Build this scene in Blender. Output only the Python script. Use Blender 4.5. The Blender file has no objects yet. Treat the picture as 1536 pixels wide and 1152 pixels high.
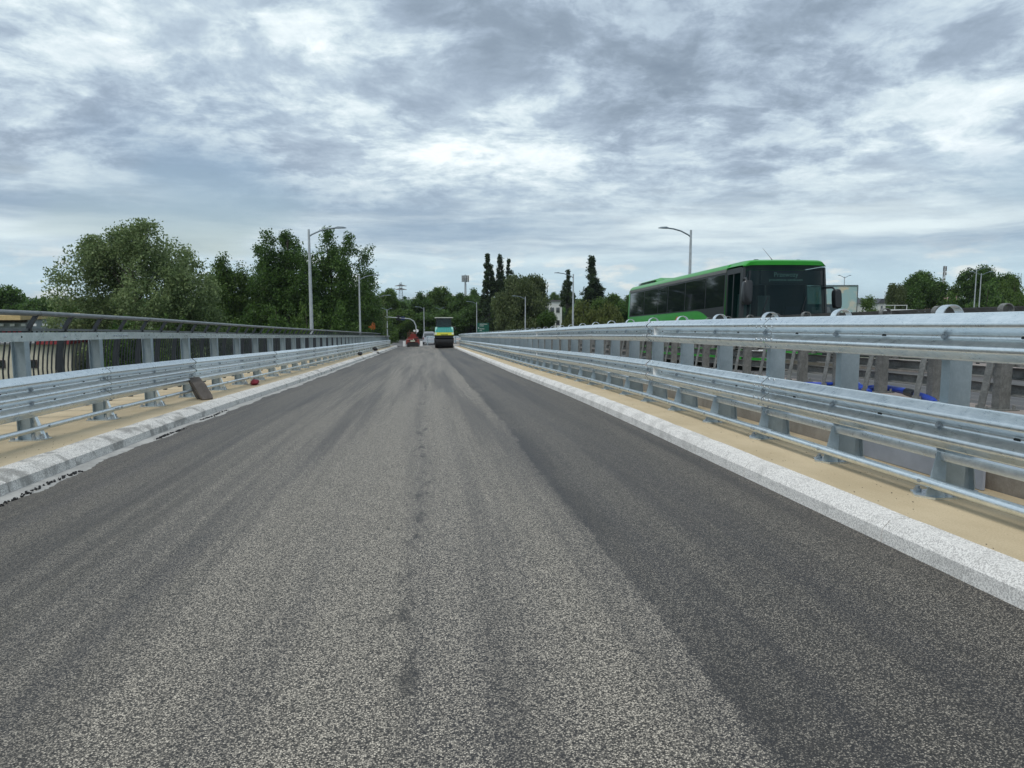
import bpy, math, random
import numpy as np
from mathutils import Vector, Matrix

# ------------------------------------------------------------------ camera, sky, sun, exposure
SC = bpy.context.scene
COL = SC.collection
R = math.radians
rng = random.Random(7)

CAM_H = 1.41                     # camera height above the road under it
FPX = 1109.0                     # focal length in pixels of a 1536 wide picture (26 mm)
YAW, PITCH = R(6.5675), R(6.3799)

cam_d = bpy.data.cameras.new('camera')
cam_d.sensor_width = 36.0
cam_d.lens = FPX / 1536 * 36
cam_d.clip_start = 0.05
cam_d.clip_end = 20000
cam = bpy.data.objects.new('camera', cam_d)
COL.objects.link(cam)
cam.location = (0, 0, CAM_H)
cam.rotation_euler = (R(90) - PITCH, 0, -YAW)
SC.camera = cam

world = bpy.data.worlds.new('World')
SC.world = world
world.use_nodes = True
SUN_EL, SUN_AZ = R(60), R(-142)    # azimuth clockwise from +Y (ahead) to +X (right)

def build_sky():
    nt = world.node_tree
    nt.nodes.clear()
    N = nt.nodes.new
    L = nt.links.new
    out = N('ShaderNodeOutputWorld')
    def math_(op, a, b=None, clamp=False):
        n = N('ShaderNodeMath'); n.operation = op; n.use_clamp = clamp
        for i, v in enumerate((a, b)):
            if v is None: continue
            if isinstance(v, (int, float)): n.inputs[i].default_value = v
            else: L(v, n.inputs[i])
        return n.outputs[0]
    def vmath(op, a, b):
        n = N('ShaderNodeVectorMath'); n.operation = op
        for i, v in enumerate((a, b)):
            if isinstance(v, tuple): n.inputs[i].default_value = v
            else: L(v, n.inputs[i])
        return n
    def mapr(v, a, b, c=0.0, d=1.0, smooth=True):
        n = N('ShaderNodeMapRange'); n.interpolation_type = 'SMOOTHSTEP' if smooth else 'LINEAR'
        L(v, n.inputs[0])
        for i, x in enumerate((a, b, c, d)): n.inputs[i + 1].default_value = x
        return n.outputs[0]
    def mix(f, a, b):
        n = N('ShaderNodeMix'); n.data_type = 'RGBA'
        if isinstance(f, (int, float)): n.inputs[0].default_value = f
        else: L(f, n.inputs[0])
        for i, v in ((6, a), (7, b)):
            if isinstance(v, tuple): n.inputs[i].default_value = (*v, 1)
            else: L(v, n.inputs[i])
        return n.outputs[2]
    def noise(vec, scale, detail, rough, dist=0.0):
        n = N('ShaderNodeTexNoise'); n.noise_dimensions = '3D'
        L(vec, n.inputs['Vector'])
        n.inputs['Scale'].default_value = scale; n.inputs['Detail'].default_value = detail
        n.inputs['Roughness'].default_value = rough; n.inputs['Distortion'].default_value = dist
        return n.outputs[0]
    tc = N('ShaderNodeTexCoord')
    nrm = vmath('NORMALIZE', tc.outputs['Generated'], (0, 0, 0)).outputs[0]
    sep = N('ShaderNodeSeparateXYZ'); L(nrm, sep.inputs[0])
    el = math_('MAXIMUM', sep.outputs[2], 0.0)
    # the cloud layer seen as a level sheet overhead (curving down at the horizon)
    den = math_('ADD', el, 0.20)
    cx = math_('DIVIDE', sep.outputs[0], den)
    cy = math_('DIVIDE', sep.outputs[1], den)
    comb = N('ShaderNodeCombineXYZ'); L(cx, comb.inputs[0]); L(cy, comb.inputs[1]); comb.inputs[2].default_value = 3.7
    sheet = comb.outputs[0]
    wn = N('ShaderNodeTexNoise'); L(sheet, wn.inputs['Vector']); wn.inputs['Scale'].default_value = 1.7; wn.inputs['Detail'].default_value = 4
    woff = vmath('MULTIPLY', vmath('SUBTRACT', wn.outputs['Color'], (0.5, 0.5, 0.5)).outputs[0], (0.26, 0.26, 0.2)).outputs[0]
    wv = vmath('ADD', sheet, woff).outputs[0]
    n_big = noise(wv, 1.15, 4, 0.5)
    n_mid = noise(wv, 3.6, 12, 0.62)
    n_fine = noise(wv, 9.0, 9, 0.66)
    # thin and thick places of the cloud layer as they stand over the town
    def spot(az, elev, width, gain):
        d = (math.sin(R(az)) * math.cos(R(elev)), math.cos(R(az)) * math.cos(R(elev)), math.sin(R(elev)))
        dot = vmath('DOT_PRODUCT', nrm, d).outputs['Value']
        return math_('MULTIPLY', mapr(dot, math.cos(R(width)), 1.0), gain)
    thin = None
    for az, elev, w, gn in SPOTS:
        s = spot(az, elev, w, gn)
        thin = s if thin is None else math_('ADD', thin, s)
    crisp = mapr(n_mid, 0.40, 0.60)
    c = math_('ADD', math_('MULTIPLY', n_big, 0.50), math_('MULTIPLY', crisp, 0.17))
    c = math_('ADD', c, math_('MULTIPLY', n_mid, 0.38))
    c = math_('ADD', c, math_('MULTIPLY', n_fine, 0.40))
    c = math_('ADD', c, thin)
    c = math_('SUBTRACT', c, 0.20)
    ramp = N('ShaderNodeValToRGB'); L(c, ramp.inputs[0])
    cr = ramp.color_ramp
    stops = [(0.04, (0.15, 0.20, 0.265)), (0.31, (0.235, 0.297, 0.372)), (0.44, (0.305, 0.378, 0.468)), (0.56, (0.415, 0.505, 0.59)),
             (0.67, (0.555, 0.650, 0.700)), (0.84, (0.80, 0.865, 0.885))]
    while len(cr.elements) < len(stops): cr.elements.new(0.5)
    for e, (p, col) in zip(cr.elements, stops):
        e.position = p; e.color = (*col, 1)
    cloud = ramp.outputs[0]
    # far cloud towards the horizon: pale, thin streaks
    bandv = vmath('ADD', vmath('MULTIPLY', nrm, (2.6, 2.6, 30.0)).outputs[0], vmath('MULTIPLY', woff, (1.2, 1.2, 3.6)).outputs[0]).outputs[0]
    streak = noise(bandv, 1.0, 8, 0.58)
    band = mix(mapr(streak, 0.33, 0.66), (0.27, 0.365, 0.465), (0.64, 0.735, 0.76))
    puff = noise(vmath('MULTIPLY', nrm, (16, 16, 52)).outputs[0], 1.0, 7, 0.6)
    haze_c = mix(mapr(puff, 0.50, 0.66), (0.46, 0.605, 0.675), (0.70, 0.745, 0.72))
    pale = mix(mapr(el, 0.02, 0.085), haze_c, band)
    low = math_('SUBTRACT', 1.0, mapr(el, 0.08, 0.185))
    col = mix(math_('MULTIPLY', low, 0.86), cloud, pale)
    sky = N('ShaderNodeTexSky'); sky.sky_type = 'NISHITA'; sky.sun_disc = False
    sky.sun_elevation = SUN_EL; sky.sun_rotation = SUN_AZ
    bs = N('ShaderNodeBackground'); L(sky.outputs[0], bs.inputs[0]); bs.inputs[1].default_value = 0.085
    bc = N('ShaderNodeBackground'); L(col, bc.inputs[0]); bc.inputs[1].default_value = 1.0
    # gaps in the cloud where the blue shows through, mostly low down
    gap = noise(vmath('MULTIPLY', sheet, (0.42, 0.42, 1)).outputs[0], 0.9, 4, 0.5, 0.3)
    gapm = math_('MULTIPLY', mapr(gap, 0.60, 0.70), mapr(el, 0.34, 0.12, 0.0, 0.75))
    ms = N('ShaderNodeMixShader'); L(gapm, ms.inputs[0]); L(bc.outputs[0], ms.inputs[1]); L(bs.outputs[0], ms.inputs[2])
    L(ms.outputs[0], out.inputs[0])

# (azimuth right of the road, elevation, half width, change of thickness)
SPOTS = [(-13, 14.5, 9, 0.12), (-3, 13.5, 9, 0.16), (7, 12.5, 7, 0.14), (36, 12.5, 8, 0.10), (-26, 19, 10, 0.05), (-12, 22, 9, 0.04),
         (5, 21.5, 8, -0.11), (17, 20, 9, -0.11), (31, 19, 10, -0.11), (-3, 25, 8, -0.08), (20, 13, 8, -0.05), (28, 25, 9, 0.04)]
build_sky()

sun_d = bpy.data.lights.new('sun', 'SUN')
sun_d.energy = 1.5
sun_d.angle = R(26)
sun_d.color = (1.0, 0.96, 0.90)
sun = bpy.data.objects.new('sun', sun_d)
COL.objects.link(sun)
sd = Vector((math.sin(SUN_AZ) * math.cos(SUN_EL), math.cos(SUN_AZ) * math.cos(SUN_EL), math.sin(SUN_EL)))
sun.rotation_euler = sd.to_track_quat('Z', 'Y').to_euler()
sun.location = (20, 10, 40)

SC.view_settings.view_transform = 'Standard'
SC.view_settings.look = 'None'
SC.view_settings.exposure = 0.33
SC.view_settings.gamma = 1.0
SC.view_settings.use_curve_mapping = False

# ------------------------------------------------------------------ the lie of the land
GRADE = 0.032856                 # the road falls away ahead
GROUND = -6.2                    # level of the land the viaduct crosses

def drop(y):
    if y < 8: return 0.0
    if y < 16: return 0.5 * 0.00231 * (y - 8) ** 2
    d16 = 0.5 * 0.00231 * 64
    if y < 25: return d16 + (0.0185 + 0.0135) / 2 * (y - 16)
    return d16 + 0.144 + 0.0135 * (y - 25)

def prof(y):
    z = -GRADE * y - drop(y)
    lim = -6.0 + 0.0
    if y > 100:                   # levels out where it meets the land
        z = max(z, -4.51 - 1.45 * (1 - math.exp(-(y - 100) / 28)))
    return z

def zz(rel, y):                   # height of a thing `rel` above the plane of the camera
    return rel + CAM_H + prof(y)

def P(x, y, rel): return (x, y, zz(rel, y))

def slope(y): return math.atan((prof(y + 0.5) - prof(y - 0.5)))

def road_rel(x): return -1.35 - 0.022 * (2.78 - x)

def ray(px, py):
    cp, sp, cy, sy = math.cos(PITCH), math.sin(PITCH), math.cos(YAW), math.sin(YAW)
    a, b = (px - 768) / FPX, (576 - py) / FPX
    x, y, z = a, cp + b * sp, -sp + b * cp
    return (x * cy + y * sy, -x * sy + y * cy, z)

def at(px, py, y):                # the point at distance y ahead in that direction
    d = ray(px, py)
    t = y / d[1]
    return (d[0] * t, y, d[2] * t + CAM_H)

# ------------------------------------------------------------------ materials
MATS = {}
class NT:
    def __init__(self, name):
        m = bpy.data.materials.new(name); m.use_nodes = True
        self.m = m; self.nt = m.node_tree; self.bsdf = self.nt.nodes['Principled BSDF']
        MATS[name] = m
    def n(self, t): return self.nt.nodes.new(t)
    def l(self, a, b): self.nt.links.new(a, b)
    def coord(self, kind='Object', scale=(1, 1, 1), loc=(0, 0, 0)):
        tc = self.n('ShaderNodeTexCoord'); mp = self.n('ShaderNodeMapping')
        mp.inputs['Scale'].default_value = scale; mp.inputs['Location'].default_value = loc
        self.l(tc.outputs[kind], mp.inputs['Vector'])
        return mp.outputs[0]
    def noise(self, vec, scale, detail=4, rough=0.5, dist=0.0):
        n = self.n('ShaderNodeTexNoise'); self.l(vec, n.inputs['Vector'])
        n.inputs['Scale'].default_value = scale; n.inputs['Detail'].default_value = detail
        n.inputs['Roughness'].default_value = rough; n.inputs['Distortion'].default_value = dist
        return n.outputs[0]
    def voro(self, vec, scale, feature='F1', out='Color'):
        n = self.n('ShaderNodeTexVoronoi'); n.feature = feature; self.l(vec, n.inputs['Vector'])
        n.inputs['Scale'].default_value = scale
        return n.outputs[out]
    def math(self, op, a, b=None, clamp=False):
        n = self.n('ShaderNodeMath'); n.operation = op; n.use_clamp = clamp
        for i, v in enumerate((a, b)):
            if v is None: continue
            if isinstance(v, (int, float)): n.inputs[i].default_value = v
            else: self.l(v, n.inputs[i])
        return n.outputs[0]
    def mapr(self, v, a, b, c=0.0, d=1.0):
        n = self.n('ShaderNodeMapRange'); n.interpolation_type = 'SMOOTHSTEP'; self.l(v, n.inputs[0])
        for i, x in enumerate((a, b, c, d)): n.inputs[i + 1].default_value = x
        return n.outputs[0]
    def mix(self, f, a, b, blend='MIX'):
        n = self.n('ShaderNodeMix'); n.data_type = 'RGBA'; n.blend_type = blend
        if isinstance(f, (int, float)): n.inputs[0].default_value = f
        else: self.l(f, n.inputs[0])
        for i, v in ((6, a), (7, b)):
            if isinstance(v, tuple): n.inputs[i].default_value = (*v, 1)
            else: self.l(v, n.inputs[i])
        return n.outputs[2]
    def base(self, v):
        if isinstance(v, tuple): self.bsdf.inputs['Base Color'].default_value = (*v, 1)
        else: self.l(v, self.bsdf.inputs['Base Color'])
    def rough(self, v):
        if isinstance(v, (int, float)): self.bsdf.inputs['Roughness'].default_value = v
        else: self.l(v, self.bsdf.inputs['Roughness'])
    def metal(self, v): self.bsdf.inputs['Metallic'].default_value = v
    def bump(self, h, strength, dist=0.01):
        b = self.n('ShaderNodeBump'); b.inputs['Strength'].default_value = strength
        b.inputs['Distance'].default_value = dist
        self.l(h, b.inputs['Height']); self.l(b.outputs[0], self.bsdf.inputs['Normal'])
        return b

def simple(name, col, rough=0.6, metal=0.0, vary=0.12, scale=6.0):
    t = NT(name)
    v = t.coord()
    nz = t.noise(v, scale, 5, 0.6)
    lo = tuple(max(0, c * (1 - vary)) for c in col); hi = tuple(min(1, c * (1 + vary)) for c in col)
    t.base(t.mix(t.mapr(nz, 0.3, 0.7), lo, hi))
    t.rough(rough); t.metal(metal)
    return t.m

def mat_zinc(name, lo, hi, rl, rh, metal, streak=0.25):
    t = NT(name)
    info = t.n('ShaderNodeObjectInfo')
    tc = t.n('ShaderNodeTexCoord')
    add = t.n('ShaderNodeVectorMath'); add.operation = 'ADD'
    t.l(tc.outputs['Object'], add.inputs[0])
    sc = t.n('ShaderNodeVectorMath'); sc.operation = 'SCALE'; sc.inputs[0].default_value = (11, 17, 5)
    t.l(info.outputs['Random'], sc.inputs['Scale']); t.l(sc.outputs[0], add.inputs[1])
    v = add.outputs[0]
    a = t.noise(v, 9, 6, 0.62, 0.4)
    mp = t.n('ShaderNodeMapping'); mp.inputs['Rotation'].default_value = (0.6, 0.2, 0.3); mp.inputs['Scale'].default_value = (60, 14, 24)
    t.l(v, mp.inputs[0])
    b = t.noise(mp.outputs[0], 1.0, 4, 0.65, 1.2)
    big = t.noise(v, 1.3, 3, 0.5)
    f = t.math('ADD', t.math('MULTIPLY', a, 0.5), t.math('MULTIPLY', b, 0.5))
    col = t.mix(t.mapr(f, 0.36, 0.66), lo, hi)
    tone = t.mapr(info.outputs['Random'], 0, 1, 0.9, 1.06)
    mul = t.n('ShaderNodeVectorMath'); mul.operation = 'SCALE'; t.l(col, mul.inputs[0]); t.l(tone, mul.inputs['Scale'])
    dirt = t.mapr(big, 0.6, 0.75, 0, streak)
    t.base(t.mix(dirt, mul.outputs[0], tuple(c * 0.8 for c in lo)))
    t.metal(metal)
    t.rough(t.mapr(f, 0.3, 0.7, rl, rh))
    return t.m

ZINC = mat_zinc('galvanised_steel', (0.68, 0.745, 0.775), (0.86, 0.91, 0.93), 0.25, 0.38, 1.0)
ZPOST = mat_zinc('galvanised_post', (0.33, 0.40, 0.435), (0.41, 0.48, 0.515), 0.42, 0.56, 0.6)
OLDZ = mat_zinc('weathered_zinc', (0.13, 0.135, 0.13), (0.25, 0.255, 0.245), 0.6, 0.75, 0.2, 0.5)
HOLE_SHADE = simple('painted_slot_shade', (0.02, 0.025, 0.025), 0.8)  # near-black colour for the shade inside holes that are not cut
BOLT = simple('zinc_bolt', (0.40, 0.44, 0.47), 0.45, 0.6)
BLACKM = simple('black_painted_steel', (0.022, 0.027, 0.034), 0.45, 0.0, 0.2)
RAILG = simple('grey_handrail', (0.17, 0.185, 0.19), 0.38, 0.4)
LAMPM = simple('grey_lamp_pole', (0.42, 0.45, 0.47), 0.5, 0.3)
LAMPD = simple('dark_lamp_arm', (0.16, 0.20, 0.23), 0.45, 0.3)
WHITER = simple('white_reflector', (0.8, 0.8, 0.78), 0.35)

def mat_asphalt():
    t = NT('new_asphalt')
    tc = t.n('ShaderNodeTexCoord')
    o = tc.outputs['Object']
    sep = t.n('ShaderNodeSeparateXYZ'); t.l(o, sep.inputs[0])
    X, Y = sep.outputs[0], sep.outputs[1]
    flat = t.coord('Object', (1, 1, 0))
    # stones
    cell = t.voro(flat, 165, 'F1', 'Color')
    cs = t.n('ShaderNodeSeparateColor'); t.l(cell, cs.inputs[0])
    dist = t.voro(flat, 165, 'F1', 'Distance')
    fine = t.noise(flat, 120, 5, 0.75)
    stone = t.math('ADD', t.math('MULTIPLY', cs.outputs[0], 0.55), t.math('MULTIPLY', fine, 0.85))
    stone = t.mapr(stone, 0.46, 1.06)
    edge = t.mapr(dist, 0.30, 0.62, 1.0, 0.25)
    stone = t.math('MULTIPLY', stone, edge)
    # rolled lanes: long streaks
    s1 = t.noise(t.coord('Object', (2.2, 0.07, 0)), 1.0, 5, 0.55, 0.05)
    s2 = t.noise(t.coord('Object', (7.5, 0.12, 0), (3, 9, 0)), 1.0, 4, 0.55, 0.05)
    s3 = t.noise(t.coord('Object', (1.2, 0.06, 0), (7, 2, 0)), 1.0, 5, 0.6, 0.05)
    lane = t.math('ADD', t.math('MULTIPLY', s1, 0.50), t.math('ADD', t.math('MULTIPLY', s2, 0.22), t.math('MULTIPLY', s3, 0.36)))
    light = t.mapr(lane, 0.36, 0.66)
    # the fresh strip beside the right kerb, with a ragged joint
    jag = t.noise(t.coord('Object', (2.2, 3.0, 0)), 1.0, 6, 0.65)
    jag2 = t.noise(t.coord('Object', (0, 0.24, 0), (0, 4, 0)), 1.0, 2, 0.5)
    xs = t.math('SUBTRACT', X, t.math('ADD', t.math('MULTIPLY', jag, 0.20), t.math('MULTIPLY', jag2, 0.16)))
    strip = t.mapr(xs, 0.875, 0.915)
    seam = t.math('MULTIPLY', t.mapr(xs, 0.84, 0.91), t.mapr(xs, 0.93, 1.30, 1.0, 0.0))
    seamn = t.math('MULTIPLY', seam, t.mapr(t.noise(t.coord('Object', (1.4, 0.55, 0), (5, 5, 0)), 1.0, 4, 0.6), 0.38, 0.62, 0.25, 1.0))
    # left lane, a bit darker beside the kerb
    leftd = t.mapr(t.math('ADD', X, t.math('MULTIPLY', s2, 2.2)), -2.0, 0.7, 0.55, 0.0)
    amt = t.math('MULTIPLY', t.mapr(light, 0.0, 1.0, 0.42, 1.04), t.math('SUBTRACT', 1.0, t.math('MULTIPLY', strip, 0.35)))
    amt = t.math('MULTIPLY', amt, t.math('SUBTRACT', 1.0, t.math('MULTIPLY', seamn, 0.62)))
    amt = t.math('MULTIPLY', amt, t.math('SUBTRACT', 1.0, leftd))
    # scuffed joint down the middle and bitumen spots
    mj = t.noise(t.coord('Object', (7, 2.4, 0), (1, 1, 0)), 1.0, 6, 0.65)
    wob = t.math('MULTIPLY', t.noise(t.coord('Object', (0, 0.35, 0), (0, 7, 0)), 1.0, 3, 0.5), 0.5)
    xm = t.math('ABSOLUTE', t.math('SUBTRACT', X, t.math('SUBTRACT', wob, 0.33)))
    crack = t.math('MULTIPLY', t.mapr(xm, 0.02, 0.13, 1.0, 0.0), t.mapr(mj, 0.52, 0.62))
    amt = t.math('MULTIPLY', amt, t.math('SUBTRACT', 1.0, t.math('MULTIPLY', crack, 0.75)))
    stone = t.math('POWER', stone, t.math('ADD', 1.0, t.math('MULTIPLY', strip, 0.45)))
    s = t.math('MULTIPLY', stone, t.math('ADD', t.math('MULTIPLY', amt, 1.16), 0.05), True)
    cool = t.mix(t.mapr(s1, 0.35, 0.6), (0.022, 0.0205, 0.022), (0.028, 0.0250, 0.0215))
    warm = t.mix(cs.outputs[1], (0.62, 0.55, 0.45), (0.78, 0.70, 0.575))
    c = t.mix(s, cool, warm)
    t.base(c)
    t.rough(0.60)
    t.bsdf.inputs['Specular IOR Level'].default_value = 0.5
    h = t.math('ADD', t.math('MULTIPLY', t.math('SUBTRACT', 1.0, dist), 0.8), t.math('MULTIPLY', fine, 0.4))
    t.bump(h, 0.55, 0.006)
    return t.m
ASPHALT = mat_asphalt()

def mat_old_road():
    t = NT('worn_asphalt')
    v = t.coord('Object', (1, 1, 0))
    a = t.noise(v, 60, 4, 0.7); b = t.noise(t.coord('Object', (1.2, 0.06, 0)), 1.0, 4, 0.5)
    f = t.math('ADD', t.math('MULTIPLY', a, 0.5), t.math('MULTIPLY', b, 0.5))
    t.base(t.mix(t.mapr(f, 0.35, 0.68), (0.06, 0.06, 0.063), (0.16, 0.157, 0.153)))
    t.rough(0.85)
    return t.m
OLDROAD = mat_old_road()

def mat_granite(name, lo, hi, dirt):
    t = NT(name)
    info = t.n('ShaderNodeObjectInfo')
    v = t.coord('Object')
    off = t.n('ShaderNodeVectorMath'); off.operation = 'ADD'
    sc = t.n('ShaderNodeVectorMath'); sc.operation = 'SCALE'; sc.inputs[0].default_value = (7, 31, 3)
    t.l(info.outputs['Random'], sc.inputs['Scale']); t.l(v, off.inputs[0]); t.l(sc.outputs[0], off.inputs[1])
    v = off.outputs[0]
    cell = t.voro(v, 150, 'F1', 'Color'); cs = t.n('ShaderNodeSeparateColor'); t.l(cell, cs.inputs[0])
    fine = t.noise(v, 120, 3, 0.7)
    f = t.mapr(t.math('ADD', t.math('MULTIPLY', cs.outputs[0], 0.6), t.math('MULTIPLY', fine, 0.5)), 0.25, 0.75)
    c = t.mix(f, lo, hi)
    big = t.noise(v, 2.6, 6, 0.65, 0.4)
    d = t.mapr(t.math('ADD', big, t.math('MULTIPLY', info.outputs['Random'], 0.14)), 0.54, 0.70, 0.0, dirt)
    t.base(t.mix(d, c, (0.17, 0.165, 0.15)))
    t.rough(0.85)
    t.bump(t.math('ADD', fine, t.math('MULTIPLY', big, 0.8)), 0.5, 0.008)
    return t.m
GRAN_R = mat_granite('pale_granite', (0.50, 0.485, 0.465), (0.86, 0.84, 0.80), 0.22)
GRAN_L = mat_granite('stained_granite', (0.40, 0.385, 0.36), (0.82, 0.80, 0.75), 0.65)

def mat_tan():
    t = NT('tan_resin_coating')
    v = t.coord('Object', (1, 1, 0))
    a = t.noise(v, 90, 4, 0.75); b = t.noise(v, 1.3, 4, 0.6); c = t.noise(t.coord('Object', (2.5, 0.5, 0)), 1, 4, 0.6)
    f = t.math('ADD', t.math('MULTIPLY', a, 0.45), t.math('MULTIPLY', t.math('ADD', b, c), 0.28))
    base = t.mix(t.mapr(f, 0.36, 0.66), (0.45, 0.36, 0.225), (0.63, 0.52, 0.35))
    spk = t.mapr(t.noise(v, 38, 2, 0.5), 0.70, 0.76)
    t.base(t.mix(t.math('MULTIPLY', spk, 0.6), base, (0.12, 0.10, 0.07)))
    t.rough(0.9)
    t.bump(a, 0.3, 0.004)
    return t.m
TAN = mat_tan()

def mat_concrete(name, lo, hi, scale=3.0):
    t = NT(name)
    v = t.coord('Object')
    a = t.noise(v, scale, 7, 0.65, 0.3); b = t.noise(v, 70, 3, 0.6)
    s = t.noise(t.coord('Object', (1, 3.5, 0.4)), 1.2, 4, 0.6)
    f = t.math('ADD', t.math('MULTIPLY', a, 0.5), t.math('ADD', t.math('MULTIPLY', b, 0.2), t.math('MULTIPLY', s, 0.3)))
    t.base(t.mix(t.mapr(f, 0.34, 0.66), lo, hi))
    t.rough(0.88); t.bump(t.math('ADD', a, b), 0.25, 0.006)
    return t.m
CONC = mat_concrete('warm_grey_concrete', (0.26, 0.235, 0.205), (0.44, 0.41, 0.37))
GUTTER = mat_concrete('gutter_concrete', (0.26, 0.26, 0.25), (0.46, 0.455, 0.43), 5)
CONCP = mat_concrete('pink_grey_concrete', (0.25, 0.215, 0.195), (0.38, 0.335, 0.305), 2)
CRUMB = simple('fresh_bitumen', (0.018, 0.018, 0.02), 0.6, 0, 0.3, 40)

def mat_leaf(name, lo, hi, rough=0.5, trans=0.42):
    t = NT(name)
    geo = t.n('ShaderNodeNewGeometry')
    info = t.n('ShaderNodeObjectInfo')
    v = t.coord('Object')
    clump = t.noise(v, 0.8, 3, 0.6)
    f = t.math('ADD', t.math('MULTIPLY', geo.outputs['Random Per Island'], 0.6), t.math('MULTIPLY', clump, 0.5))
    f = t.math('ADD', f, t.math('MULTIPLY', info.outputs['Random'], 0.12))
    c = t.mix(t.mapr(f, 0.2, 0.95), lo, hi)
    t.base(c); t.rough(rough)
    t.bsdf.inputs['Specular IOR Level'].default_value = 0.3
    tr = t.n('ShaderNodeBsdfTranslucent'); t.l(c, tr.inputs[0])
    ms = t.n('ShaderNodeMixShader'); ms.inputs[0].default_value = trans
    t.l(t.bsdf.outputs[0], ms.inputs[1]); t.l(tr.outputs[0], ms.inputs[2])
    t.l(ms.outputs[0], t.nt.nodes['Material Output'].inputs[0])
    return t.m
LEAF = {
    'silver': mat_leaf('silvery_leaves', (0.066, 0.112, 0.036), (0.27, 0.345, 0.15)),
    'dark': mat_leaf('dark_green_leaves', (0.027, 0.062, 0.013), (0.115, 0.205, 0.046)),
    'mid': mat_leaf('mid_green_leaves', (0.040, 0.082, 0.016), (0.14, 0.225, 0.05)),
    'poplar': mat_leaf('poplar_leaves', (0.016, 0.034, 0.014), (0.066, 0.102, 0.040)),
    'willow': mat_leaf('willow_leaves', (0.055, 0.080, 0.018), (0.165, 0.195, 0.055)),
    'olive': mat_leaf('olive_leaves', (0.052, 0.080, 0.026), (0.165, 0.205, 0.085)),
}
BARK = simple('bark', (0.055, 0.045, 0.035), 0.9, 0, 0.35, 8)
def mat_grass():
    t = NT('rough_grass')
    v = t.coord('Object', (1, 1, 0))
    a = t.noise(v, 0.05, 6, 0.6); b = t.noise(v, 1.5, 4, 0.7)
    f = t.math('ADD', t.math('MULTIPLY', a, 0.6), t.math('MULTIPLY', b, 0.4))
    t.base(t.mix(t.mapr(f, 0.35, 0.65), (0.022, 0.045, 0.012), (0.075, 0.095, 0.03)))
    t.rough(0.95)
    return t.m
GRASS = mat_grass()

# ------------------------------------------------------------------ mesh helpers
class MB:
    def __init__(self): self.v = []; self.f = []; self.mi = []
    def add(self, vs, fs, mi=0):
        o = len(self.v); self.v += [tuple(p) for p in vs]
        for f in fs: self.f.append(tuple(i + o for i in f)); self.mi.append(mi)
    def box(self, c, s, mi=0, rot=None):
        hx, hy, hz = s[0] / 2, s[1] / 2, s[2] / 2
        vs = [Vector((x, y, z)) for x in (-hx, hx) for y in (-hy, hy) for z in (-hz, hz)]
        if rot is not None: vs = [rot @ p for p in vs]
        vs = [p + Vector(c) for p in vs]
        self.add(vs, [(0, 1, 3, 2), (4, 6, 7, 5), (0, 4, 5, 1), (2, 3, 7, 6), (0, 2, 6, 4), (1, 5, 7, 3)], mi)
        return self
    def bbox(self, x0, x1, y0, y1, z0, z1, mi=0):
        return self.box(((x0 + x1) / 2, (y0 + y1) / 2, (z0 + z1) / 2), (abs(x1 - x0), abs(y1 - y0), abs(z1 - z0)), mi)
    def loft(self, rings, closed=True, cap=True, mi=0):
        n = len(rings[0]); vs = [p for r in rings for p in r]; fs = []
        m = n if closed else n - 1
        for i in range(len(rings) - 1):
            for j in range(m):
                k = (j + 1) % n
                fs.append((i * n + j, i * n + k, (i + 1) * n + k, (i + 1) * n + j))
        if cap and closed:
            fs.append(tuple(range(n - 1, -1, -1))); b = (len(rings) - 1) * n
            fs.append(tuple(b + j for j in range(n)))
        self.add(vs, fs, mi); return self
    def tube(self, pts, r, n=8, mi=0, cap=True):
        pts = [Vector(p) for p in pts]
        rs = r if isinstance(r, (list, tuple)) else [r] * len(pts)
        rings = []; up0 = None
        for i, p in enumerate(pts):
            d = (pts[min(i + 1, len(pts) - 1)] - pts[max(i - 1, 0)])
            d = d.normalized() if d.length > 1e-9 else Vector((0, 0, 1))
            if up0 is None: up0 = Vector((0, 0, 1)) if abs(d.z) < 0.9 else Vector((1, 0, 0))
            a = d.cross(up0).normalized(); b = a.cross(d).normalized(); up0 = b
            rings.append([p + (a * math.cos(2 * math.pi * k / n) + b * math.sin(2 * math.pi * k / n)) * rs[i] for k in range(n)])
        return self.loft(rings, True, cap, mi)
    def prism(self, poly, axis, a, b, mi=0):
        """poly of 2-D points extruded along axis from a to b"""
        def put(p, t):
            if axis == 'x': return (t, p[0], p[1])
            if axis == 'y': return (p[0], t, p[1])
            return (p[0], p[1], t)
        return self.loft([[put(p, a) for p in poly], [put(p, b) for p in poly]], True, True, mi)
    def mesh(self, name, mats, smooth=None):
        me = bpy.data.meshes.new(name)
        me.from_pydata(self.v, [], self.f)
        for m in (mats if isinstance(mats, (list, tuple)) else [mats]): me.materials.append(m)
        if any(self.mi): me.polygons.foreach_set('material_index', self.mi)
        me.update()
        fix_normals(me)
        if smooth is not None:
            me.polygons.foreach_set('use_smooth', [True] * len(me.polygons))
            me.set_sharp_from_angle(angle=R(smooth))
        return me

import bmesh
def fix_normals(me):
    bm = bmesh.new(); bm.from_mesh(me)
    bmesh.ops.recalc_face_normals(bm, faces=bm.faces)
    bm.to_mesh(me); bm.free()

def tag(o, label=None, cat=None, group=None, kind=None):
    if label: o['label'] = label
    if cat: o['category'] = cat
    if group: o['group'] = group
    if kind: o['kind'] = kind
    return o

def link(name, me, parent=None, loc=None, rot=None, scl=None):
    o = bpy.data.objects.new(name, me); COL.objects.link(o)
    if parent is not None: o.parent = parent
    if loc is not None: o.location = loc
    if rot is not None: o.rotation_euler = rot
    if scl is not None: o.scale = scl
    return o

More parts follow.
